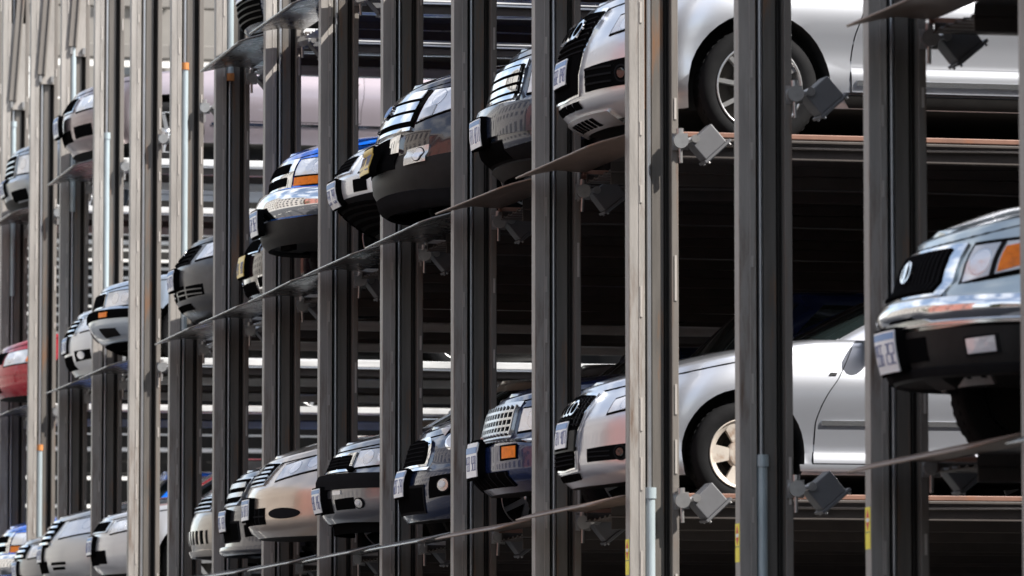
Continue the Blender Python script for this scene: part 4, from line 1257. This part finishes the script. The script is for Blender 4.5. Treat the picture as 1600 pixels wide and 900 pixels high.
# grey sedan with rubbing strip --------------------------------------------------------
GR = paint('grey_paint', (0.22, 0.225, 0.245), 0.8, 0.3)
c = Car('sedan_car', 'grey sedan with split chrome grille and dark rubbing strip round its bumper', spot(6, 2, -0.2), GR, L=4.6, W=1.75, H=1.45, wheel_r=0.31, axle=0.95, wb=2.6,
        Fz=[(0.22, 0.1), (0.3, 0.03), (0.45, 0.0), (0.58, 0.0), (0.6, 0.05), (0.78, 0.14), (0.9, 0.25), (1.2, 0.45)],
        hood=[(0, 0.775), (0.35, 0.85), (1.2, 0.95), (2.2, 0.96), (4.6, 0.95)], Rc=0.66, n=2.35, front_b=0.24, cowl=1.25, roof=(2.0, 3.3), crown=0.04)
c.part('grille', [(*q4(-0.46, 0.46, 0.61, 0.61, 0.755, 0.755), M['chrome'], 0.012, 0.03)] + [(*q4(a, b_, 0.635, 0.635, 0.735, 0.735), M['black'], 0.018, 0.02) for a, b_ in ((-0.40, -0.20), (-0.16, 0.16), (0.20, 0.40))] +
       bars(-0.4, 0.4, [0.66, 0.685, 0.71], 0.007, M['trim'], 0.02, 0.01))
lamp(c, 0.49, 0.92, 0.64, 0.665, 0.765, 0.79, bulbs=[(0.62, 0.715, 0.055), (0.76, 0.725, 0.05)])
c.part('rubbing_strip', [(*band(1.18, 0.485, 0.585), M['trim'], 0.02, 0.03)])
c.pair('air_intake', [(*q4(0.34, 0.60, 0.33, 0.335, 0.41, 0.42), M['black'], 0.006, 0.01)])
fog(c, 0.66, 0.375, 0.042)
slot(c, 'lower_grille', -0.26, 0.26, 0.31, 0.42)
c.pair('marker_lamp', [(*q4(0.30, 0.44, 0.445, 0.445, 0.475, 0.475), M['lens'], 0.006, 0.01)])
c.part('air_dam', [(*band(0.8, 0.16, 0.25), M['black'], -0.02, 0.03)])
c.plate(0.335, 0.50, off=0.06)
c.hoodseam(); c.door(1.4, 2.45, 0.3)
c.pair('washer_jet', [(*disc_lines(0.47, 0.625, 0.04, 0.02), M['black'], 0.03, 0.03)])

# white sedan with ribbed underside ------------------------------------------------------
WH = paint('white_silver_paint', (0.74, 0.76, 0.78), 0.3, 0.3)
c = Car('sedan_car', 'white sedan with small black grille and dark ribbed underside, upper row', spot(6, 3, -0.1), WH, L=4.5, W=1.74, H=1.42, wheel_r=0.31, axle=0.92, wb=2.6,
        Fz=[(0.2, 0.42), (0.3, 0.22), (0.42, 0.07), (0.5, 0.01), (0.6, 0.0), (0.72, 0.06), (0.85, 0.16), (1.2, 0.4)],
        hood=[(0, 0.80), (0.35, 0.90), (1.2, 0.98), (2.2, 0.98), (4.5, 0.95)], Rc=0.64, n=2.4, front_b=0.24, cowl=1.25, roof=(2.0, 3.3), clad=M['trim'], cladz=0.47, crown=0.05)
c.part('grille', [(*q4(-0.34, 0.34, 0.655, 0.655, 0.80, 0.80), WH, 0.014, 0.02), (*q4(-0.30, 0.30, 0.67, 0.67, 0.785, 0.785), M['black'], 0.018, 0.02)] + bars(-0.3, 0.3, [0.69, 0.72, 0.75], 0.008, M['trim'], 0.022, 0.01))
lamp(c, 0.48, 0.9, 0.655, 0.68, 0.78, 0.80, bulbs=[(0.62, 0.73, 0.05)])
c.pair('air_intake', [(*q4(0.42, 0.60, 0.505, 0.51, 0.60, 0.605), M['black'], 0.004, 0.01)])
c.part('undertray', [(*q4(-0.8, 0.8, z, z, z + 0.02, z + 0.02), M['black'], 0.012, 0.02) for z in (0.26, 0.30, 0.34, 0.38, 0.42)])
c.plate(0.455, 0.61, off=0.05)
c.hoodseam(); c.door(1.4, 2.45, 0.3)

# bronze sedan -------------------------------------------------------------------------
BZ = paint('bronze_paint', (0.62, 0.53, 0.45), 0.75, 0.32)
c = Car('sedan_car', 'bronze sedan with long clear headlight and two oval openings in its bumper', spot(7, 2, -0.32), BZ, L=4.8, W=1.8, H=1.49, wheel_r=0.32, axle=0.95, wb=2.72,
        Fz=[(0.2, 0.12), (0.26, 0.04), (0.36, 0.0), (0.55, 0.005), (0.66, 0.06), (0.8, 0.16), (0.9, 0.26), (1.2, 0.5)],
        hood=[(0, 0.79), (0.35, 0.89), (0.8, 0.95), (1.25, 1.0), (2.2, 1.0), (4.8, 0.98)], Rc=0.74, n=2.3, front_b=0.215, cowl=1.2, roof=(2.05, 3.4), crown=0.05, r=0.055)
c.part('grille', [([(-0.38, 0.80), (0, 0.81), (0.38, 0.80)], [(-0.30, 0.625), (0, 0.62), (0.30, 0.625)], M['satin'], 0.012, 0.03), ([(-0.36, 0.79), (0, 0.80), (0.36, 0.79)], [(-0.28, 0.64), (0, 0.635), (0.28, 0.64)], M['black'], 0.016, 0.02)] +
       bars(-0.31, 0.31, [0.655 + 0.034 * k for k in range(4)], 0.014, M['satin'], 0.026, 0.02))
badge(c, 0.75, 0.05)
lamp(c, 0.47, 1.02, 0.655, 0.775, 0.775, 0.90, bulbs=[(0.62, 0.755, 0.052), (0.78, 0.80, 0.055)], amber=(0.95, 1.01, 0.775, 0.785, 0.86, 0.88))
c.part('lower_grille', [(*q4(-0.40, 0.40, 0.315, 0.315, 0.435, 0.445), M['black'], 0.004, 0.02)] + bars(-0.39, 0.39, [0.378], 0.014, M['trim'], 0.012, 0.02) + vbars([-.3 + .1 * k for k in range(7)], .32, .435, .01, M['trim'], .01, .01))
c.pair('air_intake', [(*disc_lines(0.645, 0.398, 0.19, 0.05), BZ, 0.003, 0.01), (*disc_lines(0.645, 0.396, 0.178, 0.043), M['trim'], 0.006, 0.01)])
c.plate(0.36, 0.52, off=0.05)
c.hoodseam(); c.door(1.5, 2.6, 0.3)

# bright blue pickup ---------------------------------------------------------------------
BL = paint('bright_blue_paint', (0.008, 0.16, 0.80), 0.25, 0.25)
def ranger(label, loc):
    c = Car('pickup_truck', label, loc, BL, L=5.0, W=1.76, H=1.72, wheel_r=0.36, axle=0.86, wb=2.95,
            Fz=[(0.34, 0.08), (0.40, 0.025), (0.52, 0.0), (0.74, 0.0), (0.77, 0.06), (0.9, 0.08), (1.0, 0.13), (1.1, 0.24), (1.3, 0.4)],
            Wz=[(0.34, .80), (0.5, .86), (0.74, .87), (0.9, .86), (1.1, .80), (1.3, .72)],
            hood=[(0, 1.02), (0.3, 1.09), (1.3, 1.17), (2.2, 1.18), (5.0, 1.15)], Rc=0.66, n=2.4, front_b=0.36, sill=0.38, cowl=1.35, roof=(1.9, 2.8), tail=1.8, clad=M['valance'], cladz=0.52, r=0.055, crown=0.06,
            cat='pickup truck')
    c.part('bumper', [(*band(1.1, 0.545, 0.755), M['chrome'], 0.02, 0.06, 1, 0.04)])
    c.part('air_dam', [(*band(1.08, 0.35, 0.53), M['valance'], 0.03, 0.05), (*q4(0.2, 0.42, 0.30, 0.30, 0.36, 0.36), M['black'], 0.0, 0.06)])
    c.part('grille', [(*q4(-0.48, 0.48, 0.765, 0.765, 1.01, 1.01), M['chrome'], 0.014, 0.03), (*q4(-0.38, -0.02, 0.80, 0.80, 0.87, 0.87), M['black'], 0.02, 0.02), (*q4(0.02, 0.38, 0.80, 0.80, 0.87, 0.87), M['black'], 0.02, 0.02),
                      (*q4(-0.38, -0.02, 0.905, 0.905, 0.975, 0.975), M['black'], 0.02, 0.02), (*q4(0.02, 0.38, 0.905, 0.905, 0.975, 0.975), M['black'], 0.02, 0.02)])
    lamp(c, 0.50, 0.90, 0.875, 0.875, 1.0, 1.01, bulbs=[(0.76, 0.94, 0.06)], base='reflector')
    c.pair('turn_signal', [(*q4(0.49, 0.93, 0.785, 0.79, 0.865, 0.865), M['black'], 0.006, 0.01), (*q4(0.50, 0.92, 0.792, 0.797, 0.858, 0.86), M['amber'], 0.012, 0.01)])
    c.plate(0.455, 0.625, off=0.11)
    c.hoodseam(dz=-0.005); c.door(1.45, 2.5, 0.42)
    return c
ranger('bright blue pickup with chrome bumper and long amber lamps, upper row', spot(7, 3, -0.2))
c = ranger('bright blue pickup cut off by the picture edge at lower left', spot(14, 2, -0.22, -0.15))

# slate grey sedan ---------------------------------------------------------------------------
SL = paint('slate_paint', (0.085, 0.088, 0.105), 0.75, 0.28)
c = Car('sedan_car', 'slate grey sedan with two broad satin grille bars and splitter lip', spot(8, 2, -0.1), SL, L=4.7, W=1.78, H=1.46, wheel_r=0.32, axle=0.9, wb=2.7,
        Fz=[(0.17, 0.04), (0.2, 0.0), (0.26, 0.03), (0.45, 0.01), (0.55, 0.02), (0.62, 0.06), (0.78, 0.12), (0.9, 0.24), (1.2, 0.45)],
        hood=[(0, 0.80), (0.3, 0.86), (1.2, 0.96), (2.2, 0.97), (4.7, 0.95)], Rc=0.66, n=2.35, front_b=0.18, cowl=1.25, roof=(2.0, 3.3), crown=0.05)
c.part('grille', [([(-0.42, 0.80), (0.42, 0.80)], [(-0.32, 0.57), (0.32, 0.57)], M['satin'], 0.014, 0.03), ([(-0.39, 0.785), (0.39, 0.785)], [(-0.30, 0.59), (0.30, 0.59)], M['black'], 0.018, 0.02)] + bars(-0.36, 0.36, [0.655, 0.735], 0.042, M['satin'], 0.03, 0.02))
lamp(c, 0.50, 0.92, 0.63, 0.66, 0.76, 0.80, bulbs=[(0.64, 0.71, 0.055), (0.78, 0.73, 0.05)])
slot(c, 'lower_grille', -0.36, 0.36, 0.28, 0.42, frame='trim')
c.pair('air_intake', [(*q4(0.48, 0.66, 0.30, 0.31, 0.40, 0.42), M['black'], 0.006, 0.01)])
c.part('splitter', [(*band(1.1, 0.175, 0.215), SL, 0.03, 0.05)])
c.plate(0.365, 0.525, off=0.05)
c.hoodseam(); c.door(1.4, 2.5, 0.3)

# black sedan with yellow plate ------------------------------------------------------------------
c = Car('sedan_car', 'black sedan with yellow plate half hidden behind the bright blue pickup', spot(8, 3, 0.06, -0.08), BLK, L=4.6, W=1.78, H=1.45, hood=[(0, 0.72), (0.35, 0.82), (1.2, 0.95), (2.2, 0.96), (4.6, 0.94)], Rc=0.66, n=2.35)
c.part('grille', [(*q4(-0.36, 0.36, 0.58, 0.58, 0.71, 0.71), M['chrome'], 0.01, 0.02), (*q4(-0.34, 0.34, 0.595, 0.595, 0.695, 0.695), M['black'], 0.014, 0.02)])
lamp(c, 0.46, 0.9, 0.56, 0.60, 0.69, 0.74, bulbs=[(0.58, 0.635, 0.05)])
slot(c, 'lower_grille', -0.3, 0.3, 0.24, 0.34)
c.pair('air_intake', [(*q4(0.36, 0.66, 0.27, 0.28, 0.38, 0.40), M['chrome'], 0.004, 0.01), (*q4(0.38, 0.64, 0.285, 0.295, 0.365, 0.385), M['black'], 0.008, 0.01)])
c.plate(0.40, 0.56, m=M['plateyellow'], off=0.05); c.hoodseam(); c.door(1.4, 2.45, 0.3)

# dark car at the top edge -------------------------------------------------------------------------
NB = paint('midnight_paint', (0.03, 0.05, 0.10), 0.4, 0.25)
c = Car('sedan_car', 'dark blue car whose nose just shows at the top edge of the picture', spot(8, 4, 0.02), NB, L=4.6, W=1.78, H=1.45, Rc=0.66, n=2.35)
c.part('lower_grille', [(*q4(-0.5, 0.5, 0.25, 0.25, 0.45, 0.45), M['black'], 0.004, 0.02)] + bars(-0.5, 0.5, [0.29 + .05 * k for k in range(4)], 0.012, M['valance'], 0.014, 0.01))
lamp(c, 0.48, 0.9, 0.56, 0.6, 0.68, 0.72); slot(c, 'grille', -0.36, 0.36, 0.55, 0.68, frame='chrome')
c.plate(0.46, 0.61); c.hoodseam(); c.door(1.4, 2.45, 0.3)

# tan car ---------------------------------------------------------------------------------------------
TN = paint('tan_paint', (0.40, 0.375, 0.34), 0.75, 0.33)
c = Car('sedan_car', 'tan car with ribbed lower grille, half hidden between two posts', spot(9, 2, 0.02, -0.03), TN, L=4.4, W=1.74, H=1.5, hood=[(0, 0.79), (0.35, 0.87), (1.2, 0.97), (2.2, 0.98), (4.4, 0.95)], front_b=0.26, Rc=0.66, n=2.35)
c.part('grille', [(*q4(-0.42, 0.42, 0.645, 0.645, 0.795, 0.795), M['satin'], 0.012, 0.03), (*q4(-0.39, 0.39, 0.66, 0.66, 0.78, 0.78), M['black'], 0.016, 0.02)] + bars(-0.39, 0.39, [0.68, 0.72, 0.76], 0.012, M['satin'], 0.026, 0.02))
lamp(c, 0.50, 0.9, 0.62, 0.64, 0.74, 0.77, bulbs=[(0.62, 0.69, 0.05)])
c.part('lower_grille', [(*q4(-0.45, 0.45, 0.36, 0.36, 0.48, 0.48), M['black'], 0.004, 0.02)] + vbars([-.42 + .12 * k for k in range(8)], .36, .48, .04, TN, .014, .02))
c.pair('fog_lamp', [(*q4(0.55, 0.68, 0.53, 0.53, 0.59, 0.59), M['lens'], 0.006, 0.01)])
c.part('bumper_trim', [(*band(1.0, 0.265, 0.31), TN, 0.03, 0.04)])
c.hoodseam(); c.door(1.4, 2.45, 0.3)

# grubby dark grey sedan ---------------------------------------------------------------------------------
DG = mat('dusty_grey_paint', (0.075, 0.078, 0.085), 0.4, 0.35, coat=0.5, var=0.3, vscale=5, rvar=0.15, second=(0.16, 0.14, 0.12), thr=(0.52, 0.7), coat_rough=0.15)
c = Car('sedan_car', 'grubby dark grey sedan with scuffed bumper and pale plate, upper row', spot(9, 3, -0.14), DG, L=4.4, W=1.74, H=1.45, hood=[(0, 0.785), (0.35, 0.88), (1.2, 0.98), (2.2, 0.98), (4.4, 0.96)],
        Fz=[(0.12, 0.22), (0.18, 0.12), (0.3, 0.03), (0.5, 0.0), (0.6, 0.02), (0.72, 0.10), (0.85, 0.2), (1.2, 0.45)], front_b=0.14, Rc=0.68, n=2.3)
c.part('grille', [(*q4(-0.36, 0.36, 0.61, 0.61, 0.775, 0.775), M['trim'], 0.008, 0.02)] + bars(-0.34, 0.34, [0.635, 0.675, 0.715, 0.755], 0.012, M['black'], 0.02, 0.02))
badge(c, 0.70, 0.06)
lamp(c, 0.47, 0.9, 0.635, 0.69, 0.775, 0.84, bulbs=[(0.60, 0.72, 0.05), (0.74, 0.75, 0.045)])
c.pair('air_intake', [(*q4(0.05, 0.28, 0.30, 0.30, 0.42, 0.42), M['black'], 0.004, 0.01), (*q4(0.33, 0.62, 0.31, 0.325, 0.41, 0.42), M['black'], 0.004, 0.01)] + bars(0.06, 0.6, [0.34, 0.38], 0.012, DG, 0.01, 0.01))
c.part('lower_grille', [(*q4(-0.35, 0.35, 0.21, 0.21, 0.26, 0.26), M['black'], 0.004, 0.02)])
c.plate(0.40, 0.56, off=0.06); c.hoodseam(); c.door(1.4, 2.45, 0.3)

# light silver coupe ------------------------------------------------------------------------------------------
SV2 = paint('light_silver_paint', (0.62, 0.63, 0.66), 0.6, 0.36)
c = Car('coupe_car', 'light silver coupe with angular dark intake at its bumper corner', spot(11, 2, -0.16), SV2, L=4.65, W=1.8, H=1.4, hood=[(0, 0.72), (0.35, 0.80), (1.3, 0.92), (2.2, 0.93), (4.65, 0.92)], front_b=0.2, Rc=0.7, n=2.3, cowl=1.35, roof=(2.2, 3.2), glass=M['tealglass'])
c.part('grille', [(*q4(-0.42, 0.42, 0.60, 0.60, 0.715, 0.72), M['satin'], 0.012, 0.03), (*q4(-0.38, 0.38, 0.615, 0.615, 0.70, 0.705), M['black'], 0.016, 0.02)])
lamp(c, 0.50, 0.95, 0.585, 0.65, 0.70, 0.77, bulbs=[(0.64, 0.665, 0.045), (0.78, 0.70, 0.045)])
c.pair('air_intake', [(*q4(0.24, 0.44, 0.30, 0.30, 0.43, 0.43), M['black'], 0.006, 0.012)])
slot(c, 'lower_grille', -0.22, 0.22, 0.29, 0.43)
c.plate(0.40, 0.56, off=0.05); c.hoodseam(); c.door(1.5, 2.75, 0.3)

# ice blue sedan ------------------------------------------------------------------------------------------------
IB = paint('ice_blue_paint', (0.46, 0.53, 0.62), 0.75, 0.33)
c = Car('sedan_car', 'ice blue sedan with wraparound headlight and dark bumper strip', spot(11, 3, -0.2), IB, L=4.8, W=1.8, H=1.43, hood=[(0, 0.77), (0.35, 0.84), (1.3, 0.93), (2.2, 0.95), (4.8, 0.95)],
        Fz=[(0.2, 0.3), (0.28, 0.14), (0.38, 0.04), (0.48, 0.0), (0.56, 0.0), (0.58, 0.05), (0.75, 0.10), (0.9, 0.22), (1.2, 0.4)], front_b=0.24, Rc=0.68, n=2.35, cowl=1.3, roof=(2.1, 3.4), glass=M['tealglass'])
c.part('grille', [(*q4(-0.34, 0.34, 0.60, 0.60, 0.755, 0.755), M['chrome'], 0.012, 0.03), (*q4(-0.31, 0.31, 0.615, 0.615, 0.74, 0.74), M['black'], 0.018, 0.02)] + vbars([-.27 + .09 * k for k in range(7)], .615, .74, .01, M['trim'], .022, .01))
lamp(c, 0.38, 0.96, 0.60, 0.615, 0.745, 0.765, bulbs=[(0.56, 0.68, 0.055), (0.70, 0.685, 0.05)], amber=(0.82, 0.945, 0.625, 0.63, 0.745, 0.755))
c.part('rubbing_strip', [(*band(1.18, 0.485, 0.565), M['black'], 0.014, 0.03)])
c.pair('marker_lamp', [(*q4(0.40, 0.56, 0.50, 0.50, 0.545, 0.545), M['amber'], 0.02, 0.01)])
c.pair('air_intake', [(*q4(0.30, 0.62, 0.31, 0.32, 0.40, 0.39), M['trim'], 0.006, 0.01)])
c.part('air_dam', [(*band(1.0, 0.20, 0.26), M['black'], 0.006, 0.03)])
c.hoodseam(); c.door(1.5, 2.6, 0.3)

# silver sedan with chrome slat grille ---------------------------------------------------------------------------
SV3 = paint('mid_silver_paint', (0.57, 0.58, 0.59), 0.6, 0.35)
c = Car('sedan_car', 'silver sedan with chrome slat grille, lowest row near the left edge', spot(12, 2, -0.34), SV3, L=4.8, W=1.8, H=1.47, hood=[(0, 0.79), (0.35, 0.89), (1.2, 1.0), (2.2, 1.0), (4.8, 0.97)], front_b=0.2, Rc=0.74, n=2.3)
c.part('grille', [([(-0.38, 0.80), (0.38, 0.80)], [(-0.28, 0.54), (0.28, 0.54)], M['black'], 0.014, 0.03)] + bars(-0.33, 0.33, [0.575, 0.63, 0.685, 0.74, 0.79], 0.022, M['chrome'], 0.03, 0.02))
lamp(c, 0.50, 1.0, 0.625, 0.70, 0.79, 0.865, bulbs=[(0.80, 0.765, 0.055)], amber=(0.93, 0.99, 0.72, 0.74, 0.82, 0.85), base='reflector')
c.pair('air_intake', [(*q4(0.40, 0.66, 0.355, 0.36, 0.385, 0.39), M['black'], 0.004, 0.01), (*q4(0.42, 0.64, 0.305, 0.31, 0.335, 0.34), M['black'], 0.004, 0.01)])
slot(c, 'lower_grille', -0.28, 0.28, 0.28, 0.40)
c.plate(0.40, 0.56); c.hoodseam(); c.door(1.5, 2.6, 0.3)

# white hatchback ---------------------------------------------------------------------------------------------------
c = Car('hatchback_car', 'white hatchback with oval fog lamp, tucked behind the ice blue sedan', spot(12, 3, -0.1, -0.05), WH, L=4.2, W=1.74, H=1.45, hood=[(0, 0.76), (0.35, 0.85), (1.2, 0.96), (2.2, 0.97), (4.2, 0.95)], front_b=0.16, Rc=0.68, n=2.3)
c.part('grille', [(*q4(-0.36, 0.36, 0.56, 0.56, 0.745, 0.75), M['chrome'], 0.012, 0.03), (*q4(-0.33, 0.33, 0.575, 0.575, 0.73, 0.735), M['black'], 0.016, 0.02)] + bars(-0.33, 0.33, [0.61, 0.655, 0.70], 0.014, M['chrome'], 0.024, 0.02))
lamp(c, 0.46, 0.9, 0.59, 0.64, 0.73, 0.78, bulbs=[(0.6, 0.68, 0.05)])
c.pair('fog_lamp', [(*q4(0.36, 0.66, 0.29, 0.31, 0.40, 0.41), M['black'], 0.004, 0.01), (*disc_lines(0.50, 0.355, 0.065, 0.04), M['lens'], 0.012, 0.01)])
slot(c, 'lower_grille', -0.28, 0.28, 0.22, 0.36)
c.plate(0.40, 0.55); c.hoodseam(); c.door(1.4, 2.4, 0.3)

# mauve grey sedan up high -------------------------------------------------------------------------------------------------
MV = paint('mauve_grey_paint', (0.33, 0.28, 0.295), 0.75, 0.34)
c = Car('sedan_car', 'long mauve grey sedan up high, its side seen behind the upper posts', spot(12, 4, -0.14, 0.05), MV, L=5.2, W=1.86, H=1.5, hood=[(0, 0.74), (0.35, 0.84), (1.2, 0.95), (2.2, 0.99), (5.2, 0.99)], front_b=0.15, Rc=0.7, n=2.3, axle=0.95, wb=3.0)
c.part('grille', [(*q4(-0.38, 0.38, 0.56, 0.56, 0.72, 0.72), M['chrome'], 0.012, 0.03), (*q4(-0.35, 0.35, 0.575, 0.575, 0.705, 0.705), M['black'], 0.016, 0.02)])
lamp(c, 0.46, 0.95, 0.55, 0.60, 0.70, 0.76, bulbs=[(0.6, 0.64, 0.05)])
slot(c, 'lower_grille', -0.32, 0.32, 0.26, 0.38)
c.pair('air_intake', [(*q4(0.42, 0.74, 0.28, 0.30, 0.40, 0.42), M['black'], 0.004, 0.01)])
c.pair('side_trim', [(*q4(c.sh.s_at(1.4), c.sh.s_at(4.3), 0.40, 0.40, 0.43, 0.43), M['chrome'], 0.012, 0.02)])
c.plate(0.35, 0.52, off=0.09); c.hoodseam(); c.door(1.6, 2.95, 0.45)

# pewter sedan ----------------------------------------------------------------------------------------------------------------
PW = paint('pewter_paint', (0.26, 0.265, 0.28), 0.8, 0.33)
c = Car('sedan_car', 'pewter sedan squeezed between blue pickup and silver sedan at lower left', spot(13, 2, -0.28, -0.05), PW, L=4.6, W=1.78, H=1.45, hood=[(0, 0.70), (0.35, 0.79), (1.2, 0.92), (2.2, 0.94), (4.6, 0.92)], Rc=0.68, n=2.3)
c.part('grille', [(*q4(-0.36, 0.36, 0.55, 0.55, 0.69, 0.69), M['black'], 0.012, 0.03)] + bars(-0.35, 0.35, [0.575, 0.625, 0.675], 0.022, M['chrome'], 0.026, 0.02))
lamp(c, 0.45, 0.9, 0.55, 0.59, 0.68, 0.74, bulbs=[(0.58, 0.63, 0.05)])
slot(c, 'lower_grille', -0.3, 0.3, 0.26, 0.38)
c.plate(0.36, 0.52); c.hoodseam(); c.door(1.4, 2.4, 0.3)

# red sedan --------------------------------------------------------------------------------------------------------------------
RD = paint('red_paint', (0.42, 0.02, 0.035), 0.25, 0.28)
c = Car('sedan_car', 'red sedan with clear headlight cut off by the left picture edge', spot(14, 3, -0.24, -0.02), RD, L=4.4, W=1.72, H=1.42, hood=[(0, 0.72), (0.35, 0.82), (1.2, 0.93), (2.2, 0.94), (4.4, 0.92)], Rc=0.68, n=2.3)
slot(c, 'grille', -0.36, 0.36, 0.58, 0.68, frame='trim')
lamp(c, 0.44, 0.92, 0.535, 0.575, 0.68, 0.735, bulbs=[(0.56, 0.615, 0.05)], amber=(0.80, 0.91, 0.575, 0.585, 0.64, 0.65))
slot(c, 'lower_grille', -0.3, 0.3, 0.25, 0.38)
c.part('rubbing_strip', [(*band(1.15, 0.43, 0.47), RD, 0.014, 0.02)])
c.plate(0.40, 0.55); c.hoodseam(); c.door(1.4, 2.4, 0.3)

# steel grey SUV ------------------------------------------------------------------------------------------------------------------
SG = paint('steel_paint', (0.29, 0.315, 0.35), 0.8, 0.3)
c = Car('suv_car', 'steel grey SUV with chrome ladder grille, highest at the left picture edge', spot(14, 4, -0.14, -0.12), SG, L=4.7, W=1.84, H=1.72, wheel_r=0.35, hood=[(0, 0.83), (0.35, 0.91), (1.2, 1.02), (2.2, 1.04), (4.7, 1.0)],
        Fz=[(0.14, 0.24), (0.24, 0.1), (0.4, 0.02), (0.5, 0.0), (0.56, 0.05), (0.8, 0.09), (0.95, 0.2), (1.2, 0.4)], front_b=0.15, Rc=0.68, n=2.35, clad=M['valance'], cladz=0.3)
c.part('grille', [(*q4(-0.38, 0.38, 0.56, 0.56, 0.825, 0.825), M['satin'], 0.012, 0.03), (*q4(-0.35, 0.35, 0.575, 0.575, 0.805, 0.805), M['black'], 0.018, 0.02)] + bars(-0.35, 0.35, [0.625, 0.685, 0.745], 0.018, M['satin'], 0.026, 0.02))
lamp(c, 0.44, 0.9, 0.59, 0.60, 0.79, 0.81, bulbs=[(0.56, 0.70, 0.06)])
c.pair('air_intake', [(*q4(0.36, 0.70, 0.28, 0.30, 0.40, 0.42), M['black'], 0.006, 0.01)])
c.plate(0.38, 0.54); c.hoodseam(); c.door(1.45, 2.5, 0.36)
